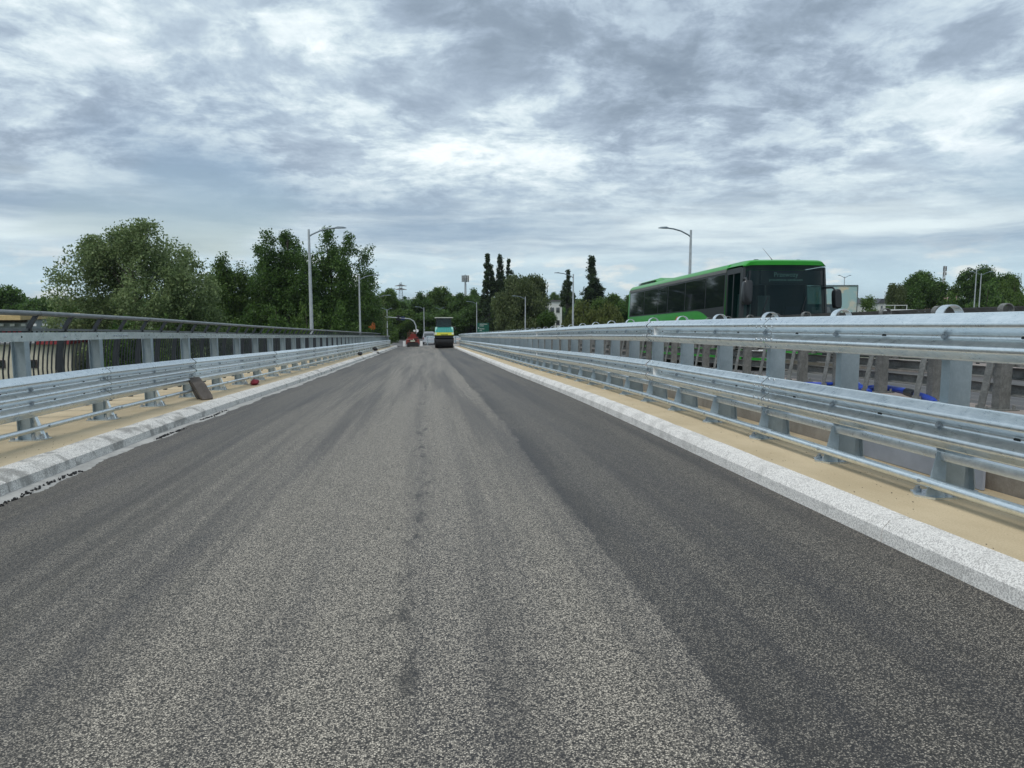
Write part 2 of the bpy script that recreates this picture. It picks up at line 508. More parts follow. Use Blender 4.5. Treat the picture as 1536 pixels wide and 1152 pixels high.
def empty(name, loc, rot=(0, 0, 0), label=None, cat=None, group=None, kind=None):
    o = bpy.data.objects.new(name, None); COL.objects.link(o)
    o.location = loc; o.rotation_euler = rot; o.empty_display_size = 0.2
    return tag(o, label, cat, group, kind)

def at_world(child, parent, loc, rot=(0, 0, 0), scl=None):
    """child of an unrotated parent, placed by its world position"""
    child.parent = parent
    child.location = Vector(loc) - parent.location
    child.rotation_euler = rot
    if scl: child.scale = scl
    return child

def copy_tree(o, parent=None, label=None):
    c = o.copy(); COL.objects.link(c)
    if parent is not None: c.parent = parent
    if label: c['label'] = label
    for ch in list(o.children): copy_tree(ch, c)
    return c

def ystations(y0, y1):
    ys = [y0]; y = y0
    while y < y1 - 1e-6:
        y = min(y1, y + (0.5 if y < 30 else 2.0 if y < 100 else 5)); ys.append(y)
    return ys

def sweep(name, pts, y0, y1, mat, closed=True, kind='structure', smooth=None, parent=None):
    m = MB()
    rings = [[P(x, y, r) for x, r in pts] for y in ystations(y0, y1)]
    m.loft(rings, closed, closed)
    o = link(name, m.mesh(name, mat, smooth), parent)
    if kind: o['kind'] = kind
    return o

YB = -7.0                         # everything on the bridge starts this far behind the camera
Y_END_R, Y_END_L = 79.0, 95.0

# ------------------------------------------------------------------ the setting: ground, decks, roads, pavements
def terrain():
    nx, ny = 90, 90
    xs = np.concatenate([-np.geomspace(2540, 8, 45), np.linspace(0, 0.01, 1), np.geomspace(8, 2900, 45)])
    ys = np.concatenate([np.linspace(-300, 0, 8), np.geomspace(6, 5150, 80)])
    vs = []; fs = []
    for y in ys:
        for x in xs:
            z = GROUND + 0.15 * math.sin(x * 0.11) * math.cos(y * 0.07)
            d = math.hypot(x, y)
            if d > 900: z += (d - 900) * 0.0022 * (0.5 + 0.5 * math.sin(x * 0.0011 + 1.0)) * 0.5
            vs.append((float(x), float(y), z))
    w = len(xs)
    for j in range(len(ys) - 1):
        for i in range(w - 1):
            fs.append((j * w + i, j * w + i + 1, (j + 1) * w + i + 1, (j + 1) * w + i))
    me = bpy.data.meshes.new('ground'); me.from_pydata(vs, [], fs); me.materials.append(GRASS)
    o = link('ground', me); o['kind'] = 'structure'
terrain()

# deck of the bridge the road lies on
sweep('bridge_deck', [(-6.25, -1.352), (-3.95, -1.352), (-3.9, -1.55), (2.9, -1.42), (2.95, -1.215), (4.05, -1.215), (4.05, -2.4), (-6.25, -2.6)], YB, 100, CONC)
# gutter strip beside the left kerb
sweep('gutter', [(-3.9, -1.492), (-3.45, -1.5), (-3.45, -1.58), (-3.9, -1.58)], YB, 96, GUTTER)

def road_surface():
    """asphalt mat: its left edge is ragged where it stops short of the gutter"""
    r = random.Random(3)
    m = MB()
    ys = []; y = YB
    while y < 100:
        ys.append(y); y += 0.035 if 4 < y < 16 else 0.12 if y < 40 else 0.7
    ys.append(100.0)
    xs = [None, -3.3, -2.4, -1.2, 0.0, 1.0, 2.0, 2.79]
    ph = [r.uniform(0, 6) for _ in range(8)]
    rings = []; low = []
    for y in ys:
        e = -3.60 + 0.035 * math.sin(y * 0.9 + ph[0]) + 0.03 * math.sin(y * 2.3 + ph[1]) + 0.02 * math.sin(y * 6.1 + ph[2])
        if y < 20: e += 0.016 * r.uniform(-1, 1)
        if 10.2 < y < 11.2: e += 0.10 * math.sin((y - 10.2) * math.pi)
        row = [P(x if x is not None else e, y, road_rel(x if x is not None else e) + (0.004 * math.sin(y * 0.5 + 2 * (x or 0)) if x not in (None,) else -0.004)) for x in xs]
        rings.append([P(e + 0.012, y, -1.53)] + row)
    m.loft(rings, False, False)
    o = link('road', m.mesh('road', ASPHALT)); o['kind'] = 'structure'
road_surface()

def crumbs():
    r = random.Random(11)
    m = MB()
    for k in range(420):
        y = r.choice([r.uniform(4.5, 8.0), r.uniform(4.5, 8.0), r.uniform(10.2, 11.3), r.uniform(12.4, 14.0)])
        x = -3.60 + r.gauss(0, 0.016) + 0.02 * math.sin(y * 4)
        if 12.4 < y < 14.5: x -= 0.06
        s = r.uniform(0.003, 0.011)
        b = P(x, y, -1.49 + s * 0.3)
        vs = []
        for q in range(8):
            a = (1 if q & 1 else -1, 1 if q & 2 else -1, 1 if q & 4 else -1)
            vs.append(tuple(b[i] + a[i] * s * r.uniform(0.5, 1.0) for i in range(3)))
        m.add(vs, [(0, 1, 3, 2), (4, 6, 7, 5), (0, 4, 5, 1), (2, 3, 7, 6), (0, 2, 6, 4), (1, 5, 7, 3)])
    tag(link('asphalt_crumbs', m.mesh('asphalt_crumbs', CRUMB)), 'black crumbs of asphalt along the ragged edge beside the left kerb', 'crumbs', None, 'stuff')
crumbs()

# beyond the bridge the road runs out to the level crossing road
sweep('road_beyond', [(-5.5, -1.47), (14.0, -1.40), (14.0, -1.6), (-5.5, -1.6)], 100, 190, OLDROAD)
m = MB(); m.bbox(-60, 60, 136, 150, -6.1, prof(143) + CAM_H - 1.39)
o = link('crossing_road', m.mesh('crossing_road', OLDROAD)); o['kind'] = 'structure'

# kerbs made of single stones
def kerb(name, poly, y0, y1, mat, lens, bed):
    base = sweep(name, bed, y0, y1, GUTTER)
    r = random.Random(len(name))
    meshes = {}
    y = y0
    while y < y1 - 0.3:
        ln = r.choice(lens)
        key = (ln, r.randint(0, 3))
        if key not in meshes:
            rr = random.Random(str(key))
            mb = MB()
            g = 0.004
            n = 6
            rings = []
            for i in range(n + 1):
                t = g + (ln - 2 * g) * i / n
                e = 0.005 if i in (0, n) else 0.0
                rings.append([(px + (0.5 * e if q in (1, 2) else 0) * (1 if poly[0][0] > 0 else -1) + rr.uniform(-.0014, .0014), t, pz - (e if q in (2, 3) else 0) + rr.uniform(-.0014, .0014)) for q, (px, pz) in enumerate(poly)])
            mb.loft(rings)
            meshes[key] = mb.mesh('kerb_stone', mat, 25)
        s = link('kerb_stone', meshes[key], base, (0, y, CAM_H + prof(y)), (math.atan((prof(y + ln) - prof(y)) / ln), 0, 0))
        y += ln
    return base
kerb('kerb_right', [(2.775, -1.37), (2.785, -1.262), (2.835, -1.203), (2.965, -1.193), (2.965, -1.37)], YB, 80, GRAN_R, (1.2, 2.0, 1.6),
     [(2.80, -1.38), (2.80, -1.27), (2.85, -1.225), (2.955, -1.225), (2.955, -1.38)])
kerb('kerb_left', [(-3.775, -1.53), (-3.80, -1.405), (-3.925, -1.335), (-4.06, -1.328), (-4.06, -1.53)], YB, 96, GRAN_L, (1.0, 2.2, 3.2, 1.3),
     [(-3.81, -1.54), (-3.83, -1.42), (-3.94, -1.36), (-4.05, -1.36), (-4.05, -1.54)])
sweep('pavement_right', [(2.966, -1.199), (4.045, -1.199), (4.045, -1.22), (2.966, -1.22)], YB, 79.5, TAN)
sweep('pavement_left', [(-6.2, -1.34), (-4.061, -1.34), (-4.061, -1.36), (-6.2, -1.36)], YB, 96, TAN)

# the other carriageway on its own, higher deck
sweep('far_deck', [(4.12, -0.872), (6.3, -0.872), (6.3, -1.25), (13.4, -1.25), (13.4, -0.95), (15.2, -0.95), (15.2, -2.4), (4.12, -2.4)], YB, 130, CONCP)
sweep('far_carriageway', [(6.305, -1.205), (13.395, -1.205), (13.395, -1.24), (6.305, -1.24)], YB, 130, OLDROAD)
w = sweep('deck_edge_wall', [(4.055, -1.3), (4.055, -0.86), (4.119, -0.86), (4.119, -1.3)], YB, 100, CONC, kind=None)
tag(w, 'low warm grey concrete wall behind the tall two-rail guardrail', 'wall')
mh = MB(); mh.tube([(0, 0, 0), (-0.004, 0, 0)], 0.011, 8)
hm = mh.mesh('tie_hole_shade', HOLE_SHADE)  # dark disc on the wall face, painted as the shade of a hole
y = 3.3
while y < 14:
    link('tie_hole_shade', hm, w, P(4.0545, y, -1.06), (0, 0, 0)); y += 1.13

# ------------------------------------------------------------------ guardrails
def arc_pts(ctrl, n=4):
    """round the corners of an open 2-D polyline"""
    out = [ctrl[0]]
    for i in range(1, len(ctrl) - 1):
        a, b, c = (np.array(ctrl[i - 1]), np.array(ctrl[i]), np.array(ctrl[i + 1]))
        la, lc = np.linalg.norm(a - b), np.linalg.norm(c - b)
        r = min(0.024, la * 0.47, lc * 0.47)
        p, q = b + (a - b) / la * r, b + (c - b) / lc * r
        for k in range(n + 1):
            t = k / n
            out.append(tuple((1 - t) ** 2 * p + 2 * t * (1 - t) * b + t * t * q))
    out.append(ctrl[-1])
    return out

def wave_profile(h, crowns):
    """cross-section (depth towards the road, height) of a beam with 2 or 3 crowns"""
    D = 0.083
    pitch = h / crowns
    ctrl = [(0.012, 0.0)]
    for k in range(crowns):
        b = k * pitch
        if k == 0: ctrl.append((0.016, b + pitch * 0.06))
        ctrl += [(D, b + pitch * 0.41), (D, b + pitch * 0.60)]
        if k < crowns - 1: ctrl += [(0.0, b + pitch * 0.92), (0.0, b + pitch * 1.10)]
        else: ctrl.append((0.016, b + pitch * 0.95))
    ctrl.append((0.012, h))
    return arc_pts(ctrl)

def beam_mesh(name, h, crowns, length, side, post_at, holes_at, bend_end=True):
    """side -1: the road lies towards -X"""
    prof2 = wave_profile(h, crowns)
    outer = prof2
    inner = [(d - 0.004, z) for d, z in prof2]
    loop = outer + inner[::-1]
    m = MB()
    m.loft([[(side * d, t, z) for d, z in loop] for t in (0.0, length * 0.5, length)], True, True, 0)
    pitch = h / crowns
    for k in range(crowns - 1):
        zc = pitch * (k + 1)
        for y in post_at:         # bolts on a square washer
            m.box((side * 0.004, y, zc), (0.004, 0.055, 0.04), 1)
            m.tube([(side * 0.005, y, zc), (side * 0.024, y, zc)], [0.017, 0.013], 7, 1)
        for y in holes_at:        # slots not cut: flat dark patches painted as their shade
            vs = []
            for a in range(10):
                an = 2 * math.pi * a / 10
                vs.append((side * 0.0012, y + 0.028 * math.copysign(abs(math.cos(an)) ** 0.5, math.cos(an)), zc + 0.010 * math.sin(an)))
            m.add(vs, [tuple(range(10))], 2)
    # splice bolts where the next length laps over
    for zc in [h * f for f in ((0.06, 0.30, 0.70, 0.94) if crowns == 2 else (0.05, 0.30, 0.36, 0.64, 0.70, 0.95))]:
        for y in (0.05, 0.16, length - 0.05, length - 0.16):
            d = np.interp(zc, [p[1] for p in prof2], [p[0] for p in prof2])
            m.tube([(side * d, y, zc), (side * (d + 0.008), y, zc)], [0.014, 0.011], 6, 1)
    return m.mesh(name, [ZINC, BOLT, HOLE_SHADE], 32)

def seg(name, me, parent, x, y, ln, rel, off=0.0):
    a = (prof(y + ln) - prof(y)) / ln
    o = link(name, me)
    return at_world(o, parent, (x, y, zz(rel, y)), (math.atan(a), 0, 0))

def right_guardrail():
    g = empty('guardrail', P(3.5, 0, -1.2), label='tall new galvanised guardrail with two W-shaped rails and ring spacers on top', cat='guardrail')
    J0 = 7.21
    js = [J0 + 4 * k for k in range(-4, 18)]
    PO = [4.665 + 4 / 3 * k for k in range(-8, 57)]
    posts_in = [(4.665 + 4 / 3 * k) - 7.21 for k in range(0, 8)]
    posts_in = sorted({round((p % 4.0), 4) for p in posts_in})
    holes = [p + 0.667 for p in posts_in if p + 0.667 < 3.9]
    up = beam_mesh('rail_beam', 0.31, 2, 3.968, -1, posts_in, holes)
    # semicircular reflectors
    rm = MB()
    n = 12
    ring = [(0, 0.075 * math.sin(math.pi * i / n), 0.05 * math.cos(math.pi * i / n)) for i in range(n + 1)]
    rm.loft([[(-0.078 + p[1], 0.0, p[2]) for p in ring], [(-0.078 + p[1], 0.006, p[2]) for p in ring]])
    rme = rm.mesh('reflector', WHITER)
    pipe = MB(); pipe.tube([(0, 0, 0), (0, 4.0, 0)], 0.035, 14)
    pipe.tube([(0, -0.26, 0), (0, 0.12, 0)], 0.0395, 14)
    for yy in (-0.2, -0.13, 0.06): pipe.tube([(-0.037, yy, 0.004), (-0.052, yy, 0.006)], 0.015, 7, 1)
    for yy in posts_in: pipe.tube([(-0.034, yy, 0.004), (-0.046, yy, 0.006)], 0.013, 7, 1)
    pme = pipe.mesh('lower_pipe', [ZINC, BOLT], 40)
    ch = MB()
    c = [(-0.0, -0.036), (-0.045, -0.03), (-0.05, 0.0), (-0.045, 0.03), (0, 0.036), (0, 0.031), (-0.040, 0.026), (-0.045, 0), (-0.040, -0.026), (0, -0.031)]
    ch.prism(c, 'y', 0, 4.0)
    for yy in posts_in: ch.tube([(-0.05, yy, 0), (-0.062, yy, 0)], 0.014, 7, 1)
    for yy in (0.05, 0.13): ch.tube([(-0.05, yy, 0.0), (-0.064, yy, 0.0)], 0.016, 7, 1)
    ch.box((-0.02, 0.16, 0), (0.07, 0.02, 0.085), 1)
    cme = ch.mesh('tie_bar', [ZINC, BOLT], 35)
    for k, j in enumerate(js):
        if j + 4 > Y_END_R + 1: continue
        dx = -0.007 if k % 2 else 0.0
        seg('rail_beam', up, g, 3.455 + dx, j - 0.08, 4.0, -0.238)
        seg('rail_beam', up, g, 3.455 + dx, j - 0.08, 4.0, -0.838)
        seg('lower_pipe', pme, g, 3.415, j, 4.0, -1.085)
        seg('tie_bar', cme, g, 3.555, j, 4.0, -0.905)
        if k % 3 == 2:
            seg('reflector', rme, g, 3.455, j - 0.45, 4.0, -0.083)
            seg('reflector', rme, g, 3.455, j - 0.45, 4.0, -0.683)
    # posts: channel sections with a base plate, a leaning gusset and a ring on top
    pm = MB()
    H = 1.10
    sec = [(0, 0), (0.165, 0), (0.165, 0.085), (0.159, 0.085), (0.159, 0.006), (0.006, 0.006), (0.006, 0.085), (0, 0.085)]
    rings = [[(a, b, z) for a, b in sec] for z in (0.014, H)]
    pm.loft(rings)
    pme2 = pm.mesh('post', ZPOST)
    bm_ = MB(); bm_.prism([(-0.19, 0.02), (-0.12, -0.10), (0.25, -0.10), (0.25, 0.17), (-0.12, 0.17)], 'z', 0.0, 0.014)
    for bx, by in ((0.10, -0.06), (0.21, -0.06), (0.21, 0.13), (-0.09, 0.13), (0.02, -0.055)):
        bm_.tube([(bx, by, 0.012), (bx, by, 0.05)], 0.016, 7, 1)
        bm_.tube([(bx, by, 0.012), (bx, by, 0.032)], 0.026, 6, 1)
    bme = bm_.mesh('base_plate', [ZINC, BOLT])
    gm = MB()
    gm.loft([[(-0.150, -0.04, 0.014), (-0.035, -0.078, 0.014), (-0.035, -0.070, 0.014), (-0.150, -0.032, 0.014)],
             [(-0.060, -0.012, 0.32), (-0.004, -0.03, 0.32), (-0.004, -0.022, 0.32), (-0.060, -0.004, 0.32)]])
    gm.prism([(0.166, 0.014), (0.246, 0.014), (0.236, 0.2), (0.20, 0.48), (0.166, 0.48)], 'y', 0.05, 0.058)
    gm.loft([[(0.246, 0.0, 0.014), (0.252, 0.0, 0.014), (0.252, 0.085, 0.014), (0.246, 0.085, 0.014)], [(0.20, 0.0, 0.48), (0.206, 0.0, 0.48), (0.206, 0.085, 0.48), (0.20, 0.085, 0.48)]])
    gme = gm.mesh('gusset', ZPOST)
    rg = MB()
    n = 28; Ro, Ri = 0.080, 0.074
    rings = []
    for i in range(n):
        a = 2 * math.pi * i / n
        ca, sa = math.cos(a), math.sin(a)
        rings.append([(Ro * ca, -0.04, Ro * sa), (Ro * ca, 0.04, Ro * sa), (Ri * ca, 0.04, Ri * sa), (Ri * ca, -0.04, Ri * sa)])
    rings.append(rings[0])
    rg.loft(rings, True, False)
    rgme = rg.mesh('spacer_ring', ZINC, 40)
    sp = MB(); sp.bbox(-0.045, 0.0, 0.005, 0.075, 0.42, 0.66); sp.bbox(-0.05, 0.03, 0.02, 0.026, 0.95, 1.10)
    spme = sp.mesh('spacer_block', ZPOST)
    for y in PO:
        if y > Y_END_R: continue
        t = slope(y)
        p = link('post', pme2); at_world(p, g, P(3.555, y, -1.199))
        b = link('base_plate', bme, p, (0, 0, 0), (t, 0, 0))
        link('gusset', gme, p)
        link('spacer_block', spme, p)
        rgo = link('spacer_ring', rgme); at_world(rgo, g, P(3.555, y + 0.04, 0.052), (t, 0, 0))
    return g
right_guardrail()

def left_guardrail():
    g = empty('guardrail', P(-4.7, 0, -1.34), label='new galvanised guardrail with a three-crown rail and a box rail above it on the left', cat='guardrail')
    J0 = 11.38
    js = [J0 + 4 * k for k in range(-4, 21)]
    P0 = [9.32 + 2 * k for k in range(-7, 43)]
    pin = sorted({round((9.32 - 11.38 + 2 * k) % 4, 3) for k in range(3)})
    holes = [(p + 0.55) % 4 for p in pin] + [(p + 1.35) % 4 for p in pin]
    bm3 = beam_mesh('rail_beam', 0.49, 3, 3.968, 1, pin, holes)
    box = MB(); box.bbox(-0.055, 0.055, 0.004, 3.996, 0, 0.105)
    for p in pin: box.tube([(0.055, p, 0.05), (0.075, p, 0.05)], 0.017, 7, 1)
    for q in range(6): box.tube([(0.055, 3.72 + 0.085 * q - 0.25, 0.05), (0.069, 3.72 + 0.085 * q - 0.25, 0.05)], 0.014, 6, 1)
    for p in pin: box.add([(0.0562, p + 0.95 + 0.016 * math.cos(a * .785), 0.05 + 0.013 * math.sin(a * .785)) for a in range(8)], [tuple(range(8))], 2)  # flat dark patches painted for the shade of drilled holes
    bxm = box.mesh('box_rail', [ZINC, BOLT, HOLE_SHADE])
    pipe = MB(); pipe.tube([(0, 0, 0), (0, 4.0, 0)], 0.030, 14); pipe.tube([(0, -0.22, 0), (0, 0.1, 0)], 0.0345, 14)
    for yy in (-0.16, -0.09, 0.05): pipe.tube([(0.03, yy, 0.006), (0.046, yy, 0.008)], 0.014, 7, 1)
    for p in pin: pipe.tube([(0.028, p, 0.006), (0.042, p, 0.008)], 0.013, 7, 1)
    ppm = pipe.mesh('lower_pipe', [ZINC, BOLT], 40)
    cat = MB()
    cat.tube([(0, 0, 0), (0.014, 0, 0)], [0.024, 0.018], 9)
    ctm = cat.mesh('reflector_stud', WHITER)
    for k, j in enumerate(js):
        if j + 4 > Y_END_L + 1: continue
        dx = 0.007 if k % 2 else 0.0
        seg('rail_beam', bm3, g, -4.653 + dx, j - 0.08, 4.0, -1.055)
        seg('box_rail', bxm, g, -4.77, j + 1.0, 4.0, -0.16)
        seg('lower_pipe', ppm, g, -4.535, j, 4.0, -1.175)
        if j < 30:
            for q in (0.72, 1.52, 2.72, 3.52): seg('reflector_stud', ctm, g, -4.653 + 0.008, j + q, 4.0, -0.872)
    pm = MB()
    H = 1.175
    sec = [(0.075, -0.055), (0.075, 0.055), (0.067, 0.055), (0.067, 0.005), (-0.067, 0.005), (-0.067, 0.055), (-0.075, 0.055), (-0.075, -0.055),
           (-0.067, -0.055), (-0.067, -0.005), (0.067, -0.005), (0.067, -0.055)]
    pm.loft([[(a, b, z) for a, b in sec] for z in (0.014, H)])
    pme = pm.mesh('post', ZPOST)
    b_ = MB()
    pl = [(-0.14, -0.13), (0.16, -0.13), (0.235, -0.03), (0.235, 0.11), (0.16, 0.15), (-0.14, 0.15)]
    b_.prism(pl, 'z', 0.0, 0.014)
    for bx, by in ((0.19, 0.07), (0.19, -0.035), (0.12, -0.1), (0.12, 0.115), (-0.11, -0.1), (-0.11, 0.115)):
        b_.tube([(bx, by, 0.012), (bx, by, 0.075)], 0.013, 7, 1); b_.tube([(bx, by, 0.012), (bx, by, 0.042)], 0.024, 6, 1)
    bme = b_.mesh('base_plate', [ZINC, BOLT])
    gm = MB(); gm.prism([(0.075, 0.014), (0.20, 0.014), (0.20, 0.05), (0.10, 0.30), (0.075, 0.30)], 'y', -0.006, 0.006)
    gm.loft([[(0.20, -0.045, 0.014), (0.207, -0.045, 0.014), (0.207, 0.045, 0.014), (0.20, 0.045, 0.014)], [(0.10, -0.03, 0.31), (0.107, -0.03, 0.31), (0.107, 0.03, 0.31), (0.10, 0.03, 0.31)]])
    gme = gm.mesh('gusset', ZINC)
    for y in P0:
        if y > Y_END_L: continue
        p = link('post', pme); at_world(p, g, P(-4.765, y, -1.339))
        link('base_plate', bme, p, None, (slope(y), 0, 0))
        link('gusset', gme, p)
left_guardrail()

def left_railing():
    g = empty('pedestrian_railing', P(-5.37, 0, -1.34), label='black pedestrian railing with bowed bars and a grey round handrail behind the left guardrail', cat='railing')
    def bar_pts(h0, h1, n=7):
        out = []
        for i in range(n):
            t = i / (n - 1)
            out.append((-0.085 * math.sin(math.pi * (t ** 0.85)) , h0 + (h1 - h0) * t))
        return out
    bars = bar_pts(0.22, 1.30)
    bm_ = MB()
    bm_.tube([(x, 0, z) for x, z in bars], 0.0115, 5)
    bme = bm_.mesh('baluster', BLACKM)
    pm = MB()
    pts = [(-0.64, -0.01), (-0.60, 0.10), (-0.36, 0.24), (-0.16, 0.32)] + bar_pts(0.40, 1.32, 8)
    pm.loft([[(x - 0.035, -0.03, z), (x + 0.04, -0.03, z), (x + 0.04, 0.03, z), (x - 0.035, 0.03, z)] for x, z in pts])
    pm.loft([[(x - 0.03, -0.022, z), (x + 0.03, -0.022, z), (x + 0.03, 0.022, z), (x - 0.03, 0.022, z)] for x, z in ((0.0, 1.28), (0.04, 1.38), (0.13, 1.52))])
    pme = pm.mesh('post', BLACKM)
    hr = MB(); hr.tube([(0.13, 0, 1.535), (0.13, 4, 1.535)], 0.034, 12)
    hme = hr.mesh('handrail', RAILG, 40)
    tr = MB(); tr.bbox(-0.028, 0.028, 0, 4, 1.30, 1.335)
    tme = tr.mesh('top_rail', RAILG)
    br = MB(); br.bbox(-0.02, 0.02, 0, 4, 0.20, 0.23)
    brm = br.mesh('bottom_rail', BLACKM)
    y = 10.71 - 16
    base = -1.339
    while y < Y_END_L - 4:
        for nm, me in (('handrail', hme), ('top_rail', tme), ('bottom_rail', brm)): seg(nm, me, g, -5.37, y, 4.0, base)
        y += 4
    ends = y
    y = 10.71 - 16
    while y < ends: 
        p = link('post', pme); at_world(p, g, P(-5.37, y, base)); y += 1.0
    n = 0
    y = 10.71 - 8
    rest = MB()
    while y < ends:
        k = round((y - 10.71) * 8)
        if k % 8:
            if n < 296:
                at_world(link('baluster', bme), g, P(-5.37, y, base)); n += 1
            else:
                b = P(-5.37, y, base)
                rest.loft([[(b[0] + x - 0.008, b[1] - 0.008, b[2] + z), (b[0] + x + 0.008, b[1] - 0.008, b[2] + z), (b[0] + x + 0.008, b[1] + 0.008, b[2] + z), (b[0] + x - 0.008, b[1] + 0.008, b[2] + z)] for x, z in bars[::2]])
        y += 1 / 8
    o = link('far_balusters', rest.mesh('far_balusters', BLACKM)); o['kind'] = 'stuff'
    o.parent = g; o.location = -g.location
left_railing()

def old_guardrail():
    g = empty('guardrail', P(5.7, 0, -0.87), label='weathered grey guardrail with closely spaced posts and slatted rails in front of the green bus', cat='guardrail')
    pm = MB()
    sec = [(0.05, -0.05), (0.17, -0.05), (0.17, 0.05), (0.163, 0.05), (0.163, -0.043), (0.057, -0.043), (0.057, 0.05), (0.05, 0.05)]
    pm.loft([[(a, b, z) for a, b in sec] for z in (0.012, 0.92)])
    pme = pm.mesh('post', OLDZ)
    bp = MB(); bp.bbox(-0.15, 0.24, -0.1, 0.1, 0, 0.012)
    for bx in (-0.1, 0.21):
        for by in (-0.06, 0.06): bp.tube([(bx, by, 0.01), (bx, by, 0.05)], 0.015, 6)
    bme = bp.mesh('base_plate', OLDZ)
    st = MB()
    st.loft([[(-0.12, -0.05, 0.012), (-0.108, -0.05, 0.012), (-0.108, 0.04, 0.012), (-0.12, 0.04, 0.012)],
             [(-0.02, -0.05, 0.62), (-0.008, -0.05, 0.62), (-0.008, 0.04, 0.62), (-0.02, 0.04, 0.62)],
             [(0.03, -0.05, 0.70), (0.042, -0.05, 0.69), (0.042, 0.04, 0.69), (0.03, 0.04, 0.70)]])
    st.bbox(-0.03, 0.05, -0.045, 0.045, 0.66, 0.70)
    sme = st.mesh('strut', OLDZ)
    bk = MB(); bk.bbox(0.17, 0.30, -0.04, 0.04, 0.44, 0.64); bk.tube([(0.23, -0.09, 0.44), (0.23, -0.09, 0.70)], 0.045, 10)
    bkm = bk.mesh('bracket', OLDZ, 40)
    rg = MB(); n = 22; Ro, Ri = 0.068, 0.059; rings = []
    for i in range(n):
        a = 2 * math.pi * i / n
        ca, sa = math.cos(a), math.sin(a)
        rings.append([(Ro * ca, -0.035, Ro * sa), (Ro * ca, 0.035, Ro * sa), (Ri * ca, 0.035, Ri * sa), (Ri * ca, -0.035, Ri * sa)])
    rings.append(rings[0]); rg.loft(rings, True, False)
    rgm = rg.mesh('spacer_ring', OLDZ, 40)
    beam = beam_mesh('rail_beam', 0.31, 2, 4.1, 1, [], [])
    beam.materials[0] = OLDZ
    sl = MB(); sl.prism([(0.28, 0), (0.34, 0.02), (0.34, 0.10), (0.28, 0.122), (0.275, 0.117), (0.33, 0.095), (0.33, 0.025), (0.275, 0.005)], 'y', 0, 4.0)
    slm = sl.mesh('slat_rail', OLDZ)
    y = 6.81 - 10
    while y < 60:
        p = link('post', pme); at_world(p, g, P(5.66, y, -0.871))
        link('base_plate', bme, p, None, (slope(y), 0, 0)); link('strut', sme, p); link('bracket', bkm, p)
        at_world(link('spacer_ring', rgm), g, P(5.86, y + 0.13, 0.142), (slope(y), 0, 0))
        y += 1.0
    y = 6.81 - 10.5
    while y < 57:
        seg('rail_beam', beam, g, 5.97, y, 4.0, -0.13)
        for r_ in (-0.27, -0.42, -0.57, -0.74): seg('slat_rail', slm, g, 5.66, y, 4.0, r_)
        y += 4.0
    return g
old_guardrail()

def far_railing():
    g = empty('pedestrian_railing', P(14.5, 0, -0.95), label='dark railing along the far side of the bus carriageway', cat='railing')
    hr = MB(); hr.tube([(0, 0, 0), (0, 4, 0)], 0.035, 8); hme = hr.mesh('handrail', BLACKM, 40)
    pm = MB(); pm.bbox(-0.03, 0.03, -0.03, 0.03, 0, 1.36); pme = pm.mesh('post', BLACKM)
    fl = MB(); fl.bbox(-0.02, 0.02, 0, 4, -0.05, 0.05); flm = fl.mesh('mid_rail', BLACKM)
    bm_ = MB(); bm_.bbox(-0.008, 0.008, -0.008, 0.008, 0.08, 1.18); bme = bm_.mesh('baluster', BLACKM)
    y = 2.0
    n = 0
    while y < 62:
        seg('handrail', hme, g, 14.5, y, 4.0, 0.43)
        seg('mid_rail', flm, g, 14.5, y, 4.0, 0.22)
        seg('bottom_rail', flm, g, 14.5, y, 4.0, -0.85)
        for k in range(2): at_world(link('post', pme), g, P(14.5, y + 2 * k, -0.95))
        if 12 < y < 48:
            for k in range(1, 28):
                if n < 240: at_world(link('baluster', bme), g, P(14.5, y + k / 7, -0.95)); n += 1
        y += 4
far_railing()

# the guardrail that closes off the far end of the new carriageway
def end_guardrail():
    y = 104.0
    g = empty('guardrail', P(0, y, -1.4), label='silvery guardrail bending across the far end of the road beside the roller', cat='guardrail')
    me = beam_mesh('rail_beam', 0.31, 2, 4.1, -1, [], [])
    me2 = MB(); me2.bbox(-0.07, 0.07, -0.05, 0.05, 0, 1.2); pm = me2.mesh('post', ZPOST)
    for k in range(2):
        for r_ in (-0.42, -1.05):
            o = link('rail_beam', me); at_world(o, g, (-0.1 + 4 * k, y + 0.1, zz(r_, y)), (0, 0, R(-90)))
    for k in range(7): at_world(link('post', pm), g, (0.1 + 1.3 * k, y + 0.16, zz(-1.42, y)))
end_guardrail()

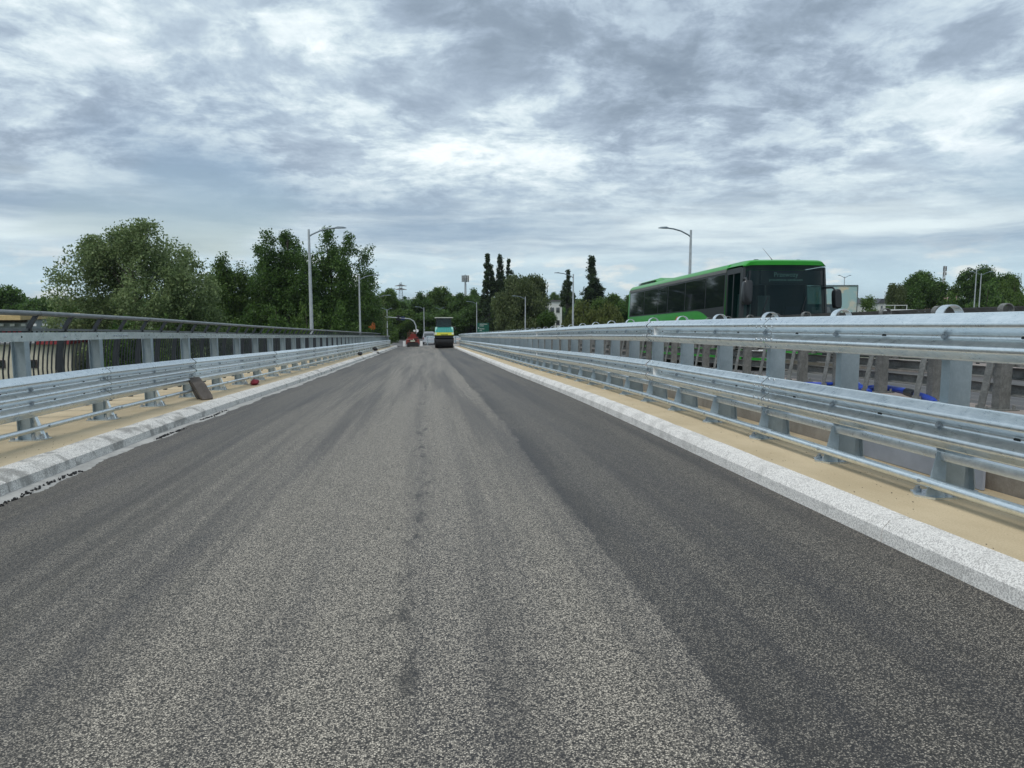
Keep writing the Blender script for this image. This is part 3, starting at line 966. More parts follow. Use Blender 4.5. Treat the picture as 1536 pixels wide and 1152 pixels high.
# ------------------------------------------------------------------ street lamps
def lamp(px, py_top, y, arm, label, group, dirs=1, thin=1.0, base_rel=-1.3, base_z=None):
    """tapered pole with an upswept arm and a flat LED head; arm > 0 reaches to the right"""
    top = at(px, py_top, y)
    bz = base_z if base_z is not None else zz(base_rel, y)
    H = top[2] - bz
    g = empty('street_lamp', (top[0], y, bz), label=label, cat='street lamp', group=group)
    m = MB(); m.tube([(0, 0, 0), (0, 0, H * 0.5), (0, 0, H)], [0.105 * thin, 0.085 * thin, 0.055 * thin], 10)
    m.tube([(0, 0, 0), (0, 0, 0.03)], 0.2 * thin, 10)
    link('pole', m.mesh('pole', LAMPM, 40), g)
    for s in ((1,) if dirs == 1 else (1, -1)):
        a = arm * s
        am = MB()
        pts = [(0, 0, H - 0.36), (0.10 * a, 0, H - 0.25), (0.35 * a, 0, H - 0.06), (0.62 * a, 0, H + 0.05), (0.80 * a, 0, H + 0.08)]
        if dirs == 2: pts = [(0, 0, H - 0.2), (0.4 * a, 0, H + 0.02), (0.75 * a, 0, H + 0.16)]
        am.tube(pts, 0.038 * thin, 8)
        link('arm', am.mesh('arm', LAMPD, 40), g)
        hm = MB()
        x0, z0 = pts[-1][0], pts[-1][2]
        ln = 0.34 * abs(a); sg = 1 if a > 0 else -1
        hm.loft([[(x0 + sg * t * ln, -w_, z0 + t * 0.05 * ln - 0.03), (x0 + sg * t * ln, w_, z0 + t * 0.05 * ln - 0.03), (x0 + sg * t * ln, w_ * 0.8, z0 + t * 0.05 * ln + h_), (x0 + sg * t * ln, -w_ * 0.8, z0 + t * 0.05 * ln + h_)]
                 for t, w_, h_ in ((-0.05, 0.05, 0.03), (0.25, 0.13, 0.07), (0.8, 0.12, 0.04), (1.0, 0.06, 0.0))])
        link('lamp_head', hm.mesh('lamp_head', LAMPD, 30), g)
    return g
GL = 'street lamps along the viaduct'
lamp(463, 344, 39.2, 1.65, 'tallest street lamp on the left, in front of the tall dark trees', GL)
lamp(538.5, 414, 67, 1.6, 'street lamp with arm to the right at the right edge of the tall dark trees', GL)
lamp(563, 444, 88, 1.6, 'street lamp with arm to the right, next to the orange work sign', GL)
lamp(580.5, 464, 118, 0.75, 'double-armed street lamp left of the traffic signal mast', GL, 2)
lamp(529, 456, 100, 1.1, 'small street lamp just left of the tree trunks at the edge of the dark trees', GL, 1, 0.8, base_z=-6)
lamp(635.8, 461, 125, -1.3, 'street lamp with arm to the left, standing above the grey van', GL)
lamp(660, 463, 150, 0.8, 'double-armed street lamp rising behind the roller cab', GL, 2)
lamp(715, 453, 128, -1.6, 'street lamp with arm to the left, beside the green direction sign', GL, base_z=-5.6)
lamp(788, 445, 100, -1.6, 'street lamp with arm to the left, in front of the round grey-green willow', GL, base_rel=-0.95)
lamp(860, 411, 69, -1.6, 'street lamp with arm to the left, beside the slim poplar', GL, base_rel=-0.95)
lamp(1036.5, 345, 38.4, -1.55, 'tall street lamp rising behind the roof of the green bus', GL, base_rel=-0.95)
lamp(1267, 415, 100, 0.9, 'distant double-armed street lamp above the pale mural wall', GL, 2, 0.9, base_z=GROUND)
lamp(1465, 404, 80, 1.1, 'double-armed street lamp against the dark trees, left of its pair', GL, 2, 0.9, base_z=GROUND)
lamp(1472, 410, 70, 1.2, 'double-armed street lamp against the dark trees, right of its pair', GL, 2, 0.8, base_z=GROUND)

# ------------------------------------------------------------------ glass and paints
def mat_glass(name, tint, alpha, rough=0.04, ior=1.5, thru=(0.55, 0.68, 0.66)):
    t = NT(name)
    t.base(tint); t.rough(rough); t.metal(0.0)
    t.bsdf.inputs['IOR'].default_value = ior
    tr = t.n('ShaderNodeBsdfTransparent'); tr.inputs[0].default_value = (*thru, 1)
    ms = t.n('ShaderNodeMixShader'); ms.inputs[0].default_value = alpha
    t.l(tr.outputs[0], ms.inputs[1]); t.l(t.bsdf.outputs[0], ms.inputs[2])
    t.l(ms.outputs[0], t.nt.nodes['Material Output'].inputs[0])
    return t.m
GL_CLEAR = mat_glass('windscreen_glass', (0.004, 0.020, 0.024), 0.40)
GL_SIDE = mat_glass('door_glass', (0.004, 0.020, 0.022), 0.22, thru=(0.72, 0.84, 0.82))
GL_DARK = mat_glass('tinted_side_glass', (0.010, 0.014, 0.018), 1.0, ior=2.1)
GL_ROLL = mat_glass('cab_glass', (0.006, 0.03, 0.032), 0.75)
def paint(name, col, rough=0.3, coat=0.3):
    m = simple(name, col, rough, 0, 0.06, 2.5)
    b = m.node_tree.nodes['Principled BSDF']; b.inputs['Coat Weight'].default_value = coat; b.inputs['Coat Roughness'].default_value = 0.12
    return m
GREEN = paint('bright_green_paint', (0.022, 0.305, 0.021), 0.36, 0.15)
DARKP = paint('black_trim', (0.012, 0.014, 0.016), 0.4)
TRIM = simple('grey_trim', (0.16, 0.16, 0.15), 0.5)
SEAT = simple('dark_seat_cloth', (0.03, 0.04, 0.06), 0.9)
PALEI = simple('pale_interior_panel', (0.32, 0.36, 0.36), 0.6)
ORANGE = paint('orange_paint', (0.62, 0.13, 0.03))
RUBBER = simple('tyre_rubber', (0.02, 0.02, 0.021), 0.8)
RIM = simple('wheel_rim', (0.35, 0.36, 0.37), 0.4, 0.6)
LED = NT('dim_display_letters'); LED.base((0.16, 0.26, 0.25)); LED.bsdf.inputs['Emission Color'].default_value = (0.35, 0.62, 0.55, 1); LED.bsdf.inputs['Emission Strength'].default_value = 0.10
LED = LED.m

def text_mesh(name, body, size, mat, parent, loc, rot, depth=0.003, align='CENTER'):
    cu = bpy.data.curves.new('text', 'FONT'); cu.body = body; cu.size = size; cu.extrude = depth; cu.align_x = align
    cu.resolution_u = 2
    tmp = bpy.data.objects.new('text_tmp', cu); COL.objects.link(tmp)
    dg = bpy.context.evaluated_depsgraph_get(); dg.update()
    me = bpy.data.meshes.new_from_object(tmp.evaluated_get(dg))
    bpy.data.objects.remove(tmp)
    me.materials.clear(); me.materials.append(mat)
    return link(name, me, parent, loc, rot)

def wheel(parent, loc, r=0.48, w=0.28, sideways=1):
    t = MB(); n = 24
    rings = []
    for x, rr in ((-w / 2, r * 0.62), (-w / 2, r * 0.94), (-w / 2 + 0.03, r), (w / 2 - 0.03, r), (w / 2, r * 0.94), (w / 2, r * 0.62)):
        rings.append([(x, rr * math.cos(2 * math.pi * k / n), rr * math.sin(2 * math.pi * k / n)) for k in range(n)])
    t.loft(rings, True, False)
    wh = link('wheel', t.mesh('wheel', RUBBER, 40), parent, loc)
    rm = MB(); rm.tube([(-w * 0.42, 0, 0), (w * 0.42, 0, 0)], r * 0.63, 20); rm.tube([(-w * 0.5, 0, 0), (w * 0.5, 0, 0)], r * 0.22, 12)
    link('rim', rm.mesh('rim', RIM, 40), wh)
    return wh

def bus():
    y0 = 20.5
    b = empty('bus', P(10.45, y0, -1.24), (slope(26), 0, 0), 'bright green single-deck bus with dark windows on the far carriageway', 'bus')
    W, L, H = 1.365, 12.6, 3.28
    F0 = 1.42                      # the front bay with the door ends here
    def section(y, lo, hi, k=1.0):
        rr = 0.26
        pts = [(-W * k, lo), (-W * k, 1.05)]
        for i in range(7):
            a = math.pi / 2 * i / 6
            pts.append((-W * k + rr - rr * math.cos(a), hi - rr * 0.75 + rr * 0.75 * math.sin(a)))
        for i in range(7):
            a = math.pi / 2 * (1 - i / 6)
            pts.append((W * k - rr + rr * math.cos(a), hi - rr * 0.75 + rr * 0.75 * math.sin(a)))
        pts += [(W * k, 1.05), (W * k, lo)]
        return [(x, y, z) for x, z in pts]
    m = MB()
    m.loft([section(F0, 0.35, H), section(L - 0.25, 0.35, H), section(L - 0.06, 0.37, H - 0.05, 0.985), section(L, 0.42, H - 0.16, 0.95)])
    body = link('body', m.mesh('body', GREEN, 40), b)
    # front roof cap, thin, with a bowed leading edge
    m = MB()
    def bow(x): return 0.16 * (x / W) ** 2 + 0.10 * max(0, abs(x / W) - 0.75) / 0.25 - 0.06
    xs = [W * (-1 + i / 8) for i in range(17)]
    def ztop(x): 
        u = max(0, abs(x) - (W - 0.26)) / 0.26
        return H - 0.145 * (1 - math.sqrt(max(0, 1 - min(1, u) ** 2)))
    ring = []
    for t, dz in ((0, -0.06), (0.25, -0.015), (0.6, 0.0), (1.0, 0.0)):
        ring.append([(x, bow(x) + (F0 - bow(x)) * (t * t if t < 1 else 1), ztop(x) + dz) for x in xs])
    rows = [[(x, bow(x) + 0.012, H - 0.17) for x in xs]] + ring
    under = [(x, F0, H - 0.17) for x in xs]
    m.loft(rows, False, False)
    m.loft([rows[0], under], False, False)
    link('roof_front', m.mesh('roof_front', GREEN, 50), b)
    # lower front: panels below the windscreen and beside the driver
    m = MB()
    rows = [[(x, bow(x) + 0.02 - 0.02 * math.sin(t * 3), 0.35 + t * 0.80) for x in xs] for t in (0, 0.3, 0.7, 1)]
    m.loft(rows, False, False)
    m.bbox(W - 0.05, W, 0.27, F0, 0.35, 1.30)
    link('front_panel', m.mesh('front_panel', GREEN, 40), b)
    for s in (-1, 1):
        hm = MB(); hm.box((s * 0.92, -0.03, 0.72), (0.42, 0.06, 0.2)); link('headlight', hm.mesh('headlight', WHITER), b)
    # windscreen
    m = MB()
    rows = [[(x, bow(x) + 0.005 + 0.05 * t, 1.15 + t * (H - 0.17 - 1.15)) for x in xs] for t in (0, 0.33, 0.66, 1)]
    m.loft(rows, False, False)
    ws = link('windscreen', m.mesh('windscreen', GL_CLEAR, 60), b)
    wp = MB()
    for x0, x1 in ((0.85, 0.45), (-0.2, -0.75)):
        wp.tube([(x0, bow(x0) - 0.02, 1.2), (x1, bow(x1) + 0.0, 1.82)], 0.014, 5); wp.tube([(x1 - 0.12, bow(x1) - 0.012, 1.50), (x1 + 0.12, bow(x1) + 0.012, 2.2)], 0.012, 5)
    link('wiper', wp.mesh('wiper', DARKP), ws)
    # pillars and door frame at the front corners
    for s in (-1, 1):
        m = MB()
        m.loft([[(s * W, 0.18, 1.12), (s * W, 0.34, 1.12), (s * (W - 0.07), 0.34, 1.12), (s * (W - 0.07), 0.16, 1.12)],
                [(s * W, 0.22, H - 0.22), (s * W, 0.40, H - 0.22), (s * (W - 0.07), 0.40, H - 0.22), (s * (W - 0.07), 0.2, H - 0.22)]])
        m.bbox(s * W, s * (W - 0.06), F0 - 0.12, F0 + 0.02, 0.4, H - 0.22)
        m.bbox(s * W, s * (W - 0.06), 0.36, F0, H - 0.36, H - 0.2)
        link('pillar', m.mesh('pillar', DARKP), b)
    m = MB()
    m.bbox(-W, -W + 0.05, 0.36, F0, 0.36, 0.46)
    m.bbox(-W + 0.005, -W + 0.045, 0.86, 0.92, 0.4, H - 0.3)
    link('door_frame', m.mesh('door_frame', DARKP), b)
    m = MB(); m.bbox(-W + 0.02, -W + 0.026, 0.36, F0 - 0.1, 0.45, H - 0.34); link('door_glass', m.mesh('door_glass', GL_SIDE), b)
    m = MB(); m.bbox(W - 0.026, W - 0.02, 0.36, F0 - 0.1, 1.30, H - 0.34); link('driver_window', m.mesh('driver_window', GL_SIDE), b)
    # cab seen through the glass: floor, dashboard, partition, seats, driver
    m = MB(); m.bbox(-W + 0.06, W - 0.06, 0.1, F0 + 0.0, 0.36, 0.75); m.bbox(-0.15, W - 0.1, 0.18, 0.62, 0.745, 1.22)
    link('dashboard', m.mesh('dashboard', DARKP), b)
    m = MB(); m.bbox(-W + 0.16, W - 0.16, 0.14, 0.36, 2.55, 2.96); link('header_box', m.mesh('header_box', DARKP), b)
    m = MB(); m.bbox(-W + 0.07, W - 0.07, F0 - 0.012, F0 - 0.004, 0.75, H - 0.3); link('partition', m.mesh('partition', simple('painted_cabin_shade', (0.012, 0.022, 0.025), 0.7)), b)  # near-black sheet, its colour stands for the shade of the cabin behind
    m = MB(); m.bbox(0.42, 0.9, 0.95, 1.08, 1.1, 1.95); m.bbox(0.4, 0.92, 0.7, 1.05, 1.0, 1.15)
    link('driver_seat', m.mesh('driver_seat', SEAT), b)
    m = MB()
    m.tube([(-0.62, 1.2, 0.8), (-0.62, 1.2, 2.8)], 0.02, 6); m.tube([(-0.1, 1.25, 0.8), (-0.1, 1.25, 2.8)], 0.02, 6); m.bbox(-0.95, -0.65, F0 - 0.04, F0 - 0.015, 1.5, 2.35); m.bbox(-0.28, 0.12, F0 - 0.04, F0 - 0.015, 1.3, 2.3)
    link('grab_rail', m.mesh('grab_rail', PALEI), b)
    m = MB()
    n = 18
    pts = [(0.66 + 0.22 * math.cos(2 * math.pi * k / n), 0.62 + 0.10 * math.sin(2 * math.pi * k / n), 1.38 + 0.15 * math.sin(2 * math.pi * k / n)) for k in range(n + 1)]
    m.tube(pts, 0.014, 6); link('steering_wheel', m.mesh('steering_wheel', DARKP), b)
    # destination display
    d = MB(); d.bbox(-0.85, 0.85, 0.10, 0.13, 2.60, 2.93); dd = link('display', d.mesh('display', DARKP), b)
    text_mesh('display_text', 'Przewozy', 0.19, LED, dd, (-0.02, 0.09, 2.78), (R(90), 0, 0))
    text_mesh('display_text', 'pracownicze autobusem', 0.105, LED, dd, (-0.02, 0.09, 2.66), (R(90), 0, 0))
    # dark side band with its swooping lower edge and the separate panes
    for s in (-1, 1):
        lo = 1.92
        prof_ = [(F0, 1.05)]
        for k in range(9):
            t = k / 8
            prof_.append((F0 + 0.35 + 2.2 * t, 1.05 + (lo - 1.05) * math.sin(t * math.pi / 2) ** 0.8))
        prof_ += [(L - 0.35, lo), (L - 0.35, H - 0.27), (F0, H - 0.27)]
        m = MB(); x = s * (W + 0.002)
        m.prism(prof_, 'x', x, x + s * 0.006)
        band = link('window_band', m.mesh('window_band', DARKP), b)
        cuts = [F0 + 0.06, 3.05, 5.0, 6.9, 8.1, 10.0, L - 0.45]
        for a, c in zip(cuts[:-1], cuts[1:]):
            m = MB(); zl = 1.96
            poly = [(a + 0.03, zl if a > 3 else 1.98), (c - 0.03, zl), (c - 0.03, H - 0.33), (a + 0.03, H - 0.33)]
            m.prism(poly, 'x', x + s * 0.0065, x + s * 0.011)
            link('side_window', m.mesh('side_window', GL_DARK), band)
        m = MB()
        for yy in (7.0, 7.9): m.bbox(x + s * 0.0012, x + s * 0.0118, yy, yy + 0.025, 0.45, H - 0.3)
        link('door_gap', m.mesh('door_gap', DARKP), band)
        m = MB(); m.bbox(x, x + s * 0.02, F0, L - 0.3, H - 0.27, H - 0.17); link('gutter_strip', m.mesh('gutter_strip', TRIM), band)
        m = MB(); m.prism([(6.05, 1.42), (6.35, 1.42), (5.75, 1.78), (5.50, 1.70)], 'x', x, x + s * 0.004); link('emblem', m.mesh('emblem', ORANGE), b)
    # roof gear
    m = MB()
    m.loft([[(-0.95, 8.3, H - 0.02), (0.95, 8.3, H - 0.02), (0.9, 8.3, H - 0.01), (-0.9, 8.3, H - 0.01)],
            [(-0.98, 9.4, H - 0.02), (0.98, 9.4, H - 0.02), (0.85, 9.4, H + 0.19), (-0.85, 9.4, H + 0.19)],
            [(-0.98, 12.2, H - 0.03), (0.98, 12.2, H - 0.03), (0.85, 12.2, H + 0.17), (-0.85, 12.2, H + 0.17)]])
    pod = link('air_conditioner', m.mesh('air_conditioner', GREEN, 30), b)
    m = MB()
    for k in range(2): m.box((-0.955 + 0.0, 11.0, H + 0.05 + 0.06 * k), (0.10, 2.3, 0.022), 0)
    link('louvre', m.mesh('louvre', DARKP), pod)
    m = MB(); m.tube([(0.0, 0.9, H), (-0.10, 1.0, H + 0.17), (-0.22, 1.25, H + 0.45)], [0.02, 0.008, 0.005], 6); link('aerial', m.mesh('aerial', DARKP), b)
    m = MB()
    for x in (-0.8, 0.62): m.box((x, 0.55, H + 0.015), (0.12, 0.10, 0.05))
    link('marker_lamp', m.mesh('marker_lamp', DARKP), b)
    # mirrors
    for s, w_, h_, zc, xo in ((-1, 0.29, 0.70, 2.30, 0.05), (1, 0.23, 0.56, 2.12, 0.07)):
        m = MB()
        n = 20; rings = []
        for yy, k in ((-0.33, 0.88), (-0.30, 1.0), (-0.14, 0.96), (-0.10, 0.8)):
            rings.append([(s * (W + xo) + k * w_ / 2 * math.copysign(abs(math.cos(a)) ** 0.45, math.cos(a)), yy, zc + k * h_ / 2 * math.copysign(abs(math.sin(a)) ** 0.45, math.sin(a))) for a in [2 * math.pi * i / n for i in range(n)]])
        m.loft(rings)
        m.tube([(s * (W - 0.04), 0.22, zc + h_ * 0.62), (s * (W + xo * 0.6), -0.08, zc + h_ * 0.60), (s * (W + xo), -0.2, zc + h_ * 0.4)], 0.028, 8)
        link('mirror', m.mesh('mirror', DARKP, 40), b)
    # the sides lean in a little above the waist
    done = set()
    for o in [c for ch in b.children for c in (ch, *ch.children)]:
        if o.data is None or o.data.name in done: continue
        done.add(o.data.name)
        if o.name.startswith('display_text'): continue
        for v in o.data.vertices:
            if v.co.z > 1.05: v.co.x *= 1 - 0.050 * (v.co.z - 1.05) / W
    for yy in (2.9, 9.2):
        for s in (-1, 1): wheel(b, (s * 1.10, yy, 0.48))
bus()

# ------------------------------------------------------------------ road roller
TEAL = paint('teal_paint', (0.03, 0.30, 0.27))
YEL = paint('yellow_paint', (0.68, 0.66, 0.06))
PALEY = paint('pale_white_paint', (0.72, 0.76, 0.60))
DRUM = simple('black_steel_drum', (0.020, 0.020, 0.021), 0.5, 0.4)
def roller():
    Y = 77.0
    r = empty('road_roller', P(1.80, Y, road_rel(1.8)), (slope(Y), 0, 0), 'tandem road roller with teal bonnet, yellow band and black drum on the asphalt', 'road roller')
    for yy in (0.62, 4.1):
        m = MB(); n = 36; rr = 0.66; w_ = 0.93
        rings = [[(x, yy + q * math.cos(2 * math.pi * k / n), rr + q * math.sin(2 * math.pi * k / n)) for k in range(n)] for x, q in ((-w_, 0.55), (-w_, rr - 0.02), (-w_ + 0.02, rr), (w_ - 0.02, rr), (w_, rr - 0.02), (w_, 0.55))]
        m.loft(rings); link('drum', m.mesh('drum', DRUM, 40), r)
    m = MB()
    for s in (-1, 1): m.bbox(s * 0.94, s * 1.0, 0.3, 4.4, 0.55, 1.05)
    m.bbox(-0.98, 0.98, 0.05, 4.7, 1.20, 1.36)
    m.bbox(-0.92, 0.92, -0.1, 0.1, 1.05, 1.2)
    link('frame', m.mesh('frame', DRUM), r)
    m = MB()
    m.loft([[(-0.99, -0.14, 1.33), (0.99, -0.14, 1.33), (0.97, -0.14, 1.62), (-0.97, -0.14, 1.62)], [(-0.99, 1.3, 1.33), (0.99, 1.3, 1.33), (0.97, 1.3, 1.66), (-0.97, 1.3, 1.66)]])
    yb = link('bumper', m.mesh('bumper', YEL, 30), r)
    m = MB(); m.box((-0.87, -0.145, 1.50), (0.2, 0.03, 0.2)); m.box((0.87, -0.145, 1.50), (0.2, 0.03, 0.2)); link('headlight', m.mesh('headlight', PALEY), yb)
    m = MB()
    for k in range(6): m.box((-0.32 + 0.13 * k, -0.145, 1.40), (0.08, 0.012, 0.09))
    link('lettering', m.mesh('lettering', DRUM), yb)
    m = MB()
    m.loft([[(-0.93, -0.08, 1.63), (0.93, -0.08, 1.63), (0.80, 0.10, 2.08), (-0.80, 0.10, 2.08)], [(-0.93, 1.5, 1.66), (0.93, 1.5, 1.66), (0.82, 1.5, 2.2), (-0.82, 1.5, 2.2)]])
    bon = link('bonnet', m.mesh('bonnet', TEAL, 25), r)
    m = MB()
    for k in range(-3, 4): m.loft([[(k * 0.24 - 0.02, -0.095, 1.68), (k * 0.24 + 0.02, -0.095, 1.68), (k * 0.21 + 0.02, 0.08, 2.06), (k * 0.21 - 0.02, 0.08, 2.06)], [(k * 0.24 - 0.02, -0.08, 1.68), (k * 0.24 + 0.02, -0.08, 1.68), (k * 0.21 + 0.02, 0.1, 2.06), (k * 0.21 - 0.02, 0.1, 2.06)]])
    link('grille', m.mesh('grille', simple('dark_teal', (0.02, 0.17, 0.16), 0.4)), bon)
    m = MB()
    for s in (-1, 1): m.loft([[(s * 0.96, -0.05, 1.64), (s * 0.82, -0.05, 1.64), (s * 0.70, 0.12, 2.2), (s * 0.93, 0.12, 2.14)], [(s * 0.96, 0.6, 1.64), (s * 0.82, 0.6, 1.64), (s * 0.72, 0.6, 2.22), (s * 0.93, 0.6, 2.16)]])
    link('wing', m.mesh('wing', paint('pale_teal_paint', (0.35, 0.62, 0.55))), r)
    m = MB()
    for sx in (-1, 1):
        for sy in (1.35, 3.2): m.bbox(sx * 0.80, sx * 0.72, sy, sy + 0.08, 1.7, 3.14)
    m.bbox(-0.8, 0.8, 1.35, 1.42, 2.15, 2.22)
    link('cab_frame', m.mesh('cab_frame', DARKP), r)
    m = MB(); m.bbox(-0.72, 0.72, 1.37, 1.38, 2.2, 3.12); m.bbox(-0.72, 0.72, 3.22, 3.23, 2.2, 3.12); link('cab_window', m.mesh('cab_window', GL_ROLL), r)
    m = MB(); m.bbox(-0.25, 0.25, 2.3, 2.45, 1.9, 2.7); m.bbox(-0.25, 0.25, 2.0, 2.4, 1.85, 2.0); link('seat', m.mesh('seat', SEAT), r)
    m = MB(); m.loft([[(-0.98, 1.0, 3.14), (0.98, 1.0, 3.14), (0.92, 1.05, 3.21), (-0.92, 1.05, 3.21)], [(-0.98, 3.5, 3.14), (0.98, 3.5, 3.14), (0.92, 3.45, 3.21), (-0.92, 3.45, 3.21)]]); link('cab_roof', m.mesh('cab_roof', simple('grey_roof_panel', (0.36, 0.38, 0.34))), r)
    for s in (-1, 1):
        m = MB(); m.tube([(s * 0.78, 1.35, 2.3), (s * 1.2, 1.2, 2.15)], 0.02, 5); m.box((s * 1.22, 1.2, 2.05), (0.14, 0.04, 0.26)); link('mirror', m.mesh('mirror', DARKP), r)
roller()

# ------------------------------------------------------------------ asphalt paver, van, work things at the far end
RED = paint('red_orange_paint', (0.19, 0.024, 0.016), 0.6, 0.0)
WHITE = paint('white_paint', (0.78, 0.78, 0.78))
SILV = paint('silver_grey_paint', (0.40, 0.42, 0.46), 0.4)
def paver():
    Y = 93.0
    p = empty('asphalt_paver', P(-1.75, Y, road_rel(-1.75)), (slope(Y), 0, 0), 'red-orange asphalt paver with white side boards at the end of the road', 'paver')
    p.scale = (0.80, 1, 0.92)
    m = MB(); m.loft([[(-1.05, 0, 0.35), (1.05, 0, 0.35), (1.0, 0.1, 0.98), (-1.0, 0.1, 0.98)], [(-1.05, 2.6, 0.35), (1.05, 2.6, 0.35), (1.0, 2.6, 1.1), (-1.0, 2.6, 1.1)]]); link('hopper', m.mesh('hopper', RED), p)
    m = MB(); m.bbox(-0.8, 0.8, -0.03, 0.0, 0.36, 0.62); m.bbox(-0.62, 0.62, -0.02, 0.08, 0.86, 0.96); m.bbox(0.2, 0.9, 0.3, 1.8, 1.0, 1.14); link('hopper_shade', m.mesh('hopper_shade', RUBBER), p)  # dark blocks put in for the shade of the hopper opening
    m = MB(); m.bbox(-0.75, 0.75, 2.4, 4.6, 0.5, 1.35); m.bbox(-0.45, 0.45, 2.8, 3.6, 1.35, 1.75); link('engine_deck', m.mesh('engine_deck', RED), p)
    m = MB(); m.bbox(-0.9, -0.55, -0.02, 4.5, 0.02, 0.5); m.bbox(0.55, 0.9, -0.02, 4.5, 0.02, 0.5); m.bbox(-0.6, 0.6, -0.04, 0.2, 0.08, 0.42); link('track', m.mesh('track', RUBBER), p)
    for s in (-1, 1):
        m = MB(); m.box((s * 1.32, 0.25, 0.42), (0.40, 0.5, 0.7)); link('side_board', m.mesh('side_board', WHITE), p)
    m = MB()
    for x in (-0.55, 0.5): m.bbox(x - 0.04, x + 0.04, 3.0, 3.08, 1.3, 2.3)
    m.tube([(-0.8, 2.6, 1.1), (-0.8, 2.6, 2.0)], 0.05, 8); m.bbox(-0.45, 0.35, 3.0, 3.06, 1.95, 2.02); m.bbox(-0.3, 0.2, 2.9, 3.2, 1.7, 2.0)
    link('control_stand', m.mesh('control_stand', simple('rusty_steel', (0.14, 0.055, 0.04), 0.8)), p)
    m = MB(); m.bbox(-0.35, 0.35, -0.015, 0.02, 0.72, 0.86); m.bbox(0.05, 0.2, -0.02, 0.05, 0.95, 1.05); link('warning_board', m.mesh('warning_board', PALEY), p)
paver()

def van():
    Y = 110.0
    p = empty('van', (at(640, 500, Y)[0] + 0.35, Y, zz(-1.42, Y)), (slope(Y), 0, 0), 'pale grey van parked behind the guardrail at the end of the road', 'van')
    m = MB()
    m.loft([[(-0.95, 0, 0.4), (0.95, 0, 0.4), (0.95, 0, 1.0), (0.80, 0.12, 1.75), (0.6, 0.2, 1.9), (-0.6, 0.2, 1.9), (-0.80, 0.12, 1.75), (-0.95, 0, 1.0)],
            [(-0.97, 3.9, 0.4), (0.97, 3.9, 0.4), (0.97, 3.9, 1.0), (0.84, 3.6, 1.75), (0.62, 3.4, 1.92), (-0.62, 3.4, 1.92), (-0.84, 3.6, 1.75), (-0.97, 3.9, 1.0)],
            [(-0.95, 4.9, 0.45), (0.95, 4.9, 0.45), (0.95, 4.9, 0.8), (0.9, 4.7, 0.95), (0.6, 4.6, 1.0), (-0.6, 4.6, 1.0), (-0.9, 4.7, 0.95), (-0.95, 4.9, 0.8)]])
    link('body', m.mesh('body', SILV, 30), p)
    m = MB(); m.loft([[(-0.74, 0.02, 1.15), (0.74, 0.02, 1.15), (0.66, 0.10, 1.66), (-0.66, 0.10, 1.66)], [(-0.74, 0.05, 1.15), (0.74, 0.05, 1.15), (0.66, 0.14, 1.66), (-0.66, 0.14, 1.66)]]); link('rear_window', m.mesh('rear_window', GL_DARK), p)
    for s in (-1, 1):
        m = MB(); m.box((s * 0.86, -0.01, 0.95), (0.12, 0.04, 0.3)); link('tail_light', m.mesh('tail_light', RED), p)
    for yy in (0.9, 3.8):
        for s in (-1, 1): wheel(p, (s * 0.82, yy, 0.33), 0.33, 0.2)
van()

def work_sign():
    x, y, z = at(558, 489, 84)
    b = zz(-1.2, 84)
    g = empty('work_sign', (x, y, b), label='orange temporary work sign standing beyond the end of the black railing', cat='sign')
    m = MB(); m.bbox(-0.03, 0.03, 0.02, 0.06, 0, z - b); m.bbox(-0.3, 0.3, -0.1, 0.2, 0, 0.08); link('stand', m.mesh('stand', BLACKM), g)
    m = MB(); h = z - b
    m.prism([(-0.42, h - 0.08), (-0.1, h + 0.05), (0.05, h + 0.45), (0.32, h + 0.30), (0.38, h - 0.35), (-0.05, h - 0.42)], 'y', -0.02, 0.02)
    link('board', m.mesh('board', paint('orange_board', (0.72, 0.20, 0.05))), g)
work_sign()

def traffic_signal():
    Y = 112.0
    x, _, ztop = at(624.5, 497, Y)
    b = zz(-1.45, Y)
    g = empty('traffic_signal', (x, Y, b), label='traffic signal with a curved mast arm over the junction beyond the paver', cat='traffic signal')
    k = Y / FPX
    zt = at(600, 475, Y)[2] - b
    m = MB()
    pts = [(0, 0, 0), (0, 0, zt - 2.2), (-0.05, 0, zt - 1.4), (-0.35, 0, zt - 0.7), (-0.9, 0, zt - 0.35), (-1.7, 0, zt - 0.25), (-3.4, 0, zt - 0.12), (-4.6, 0, zt)]
    m.tube(pts, [0.11, 0.10, 0.095, 0.09, 0.08, 0.075, 0.06, 0.05], 9)
    link('mast', m.mesh('mast', LAMPM, 40), g)
    def head(loc, s=1.0, board=False):
        m = MB(); m.box(loc, (0.32 * s, 0.25, 0.95 * s))
        if board: m.tube([(loc[0], 0.14, loc[2]), (loc[0], 0.17, loc[2])], 0.42, 18)
        h = link('signal_head', m.mesh('signal_head', DARKP), g)
        m = MB()
        for q in (-1, 0, 1): m.tube([(loc[0], loc[1] - 0.13, loc[2] + q * 0.29 * s), (loc[0], loc[1] - 0.16, loc[2] + q * 0.29 * s)], 0.11 * s, 10)
        link('lens', m.mesh('lens', GL_DARK), h)
    head((-2.62, 0, zt - 0.2), 0.9, True)
    head((-0.02, -0.3, zt - 3.0), 0.9)
    m = MB(); m.box((-1.95, -0.05, zt - 0.25), (0.55, 0.03, 0.55)); link('direction_panel', m.mesh('direction_panel', paint('navy_panel', (0.01, 0.02, 0.08))), g)
    m = MB(); m.tube([(0.1, -0.2, zt - 2.1), (0.1, -0.23, zt - 2.1)], 0.24, 14); m.tube([(-0.3, -0.2, zt - 2.1), (-0.3, -0.23, zt - 2.1)], 0.15, 12); link('round_sign', m.mesh('round_sign', WHITER), g)
traffic_signal()

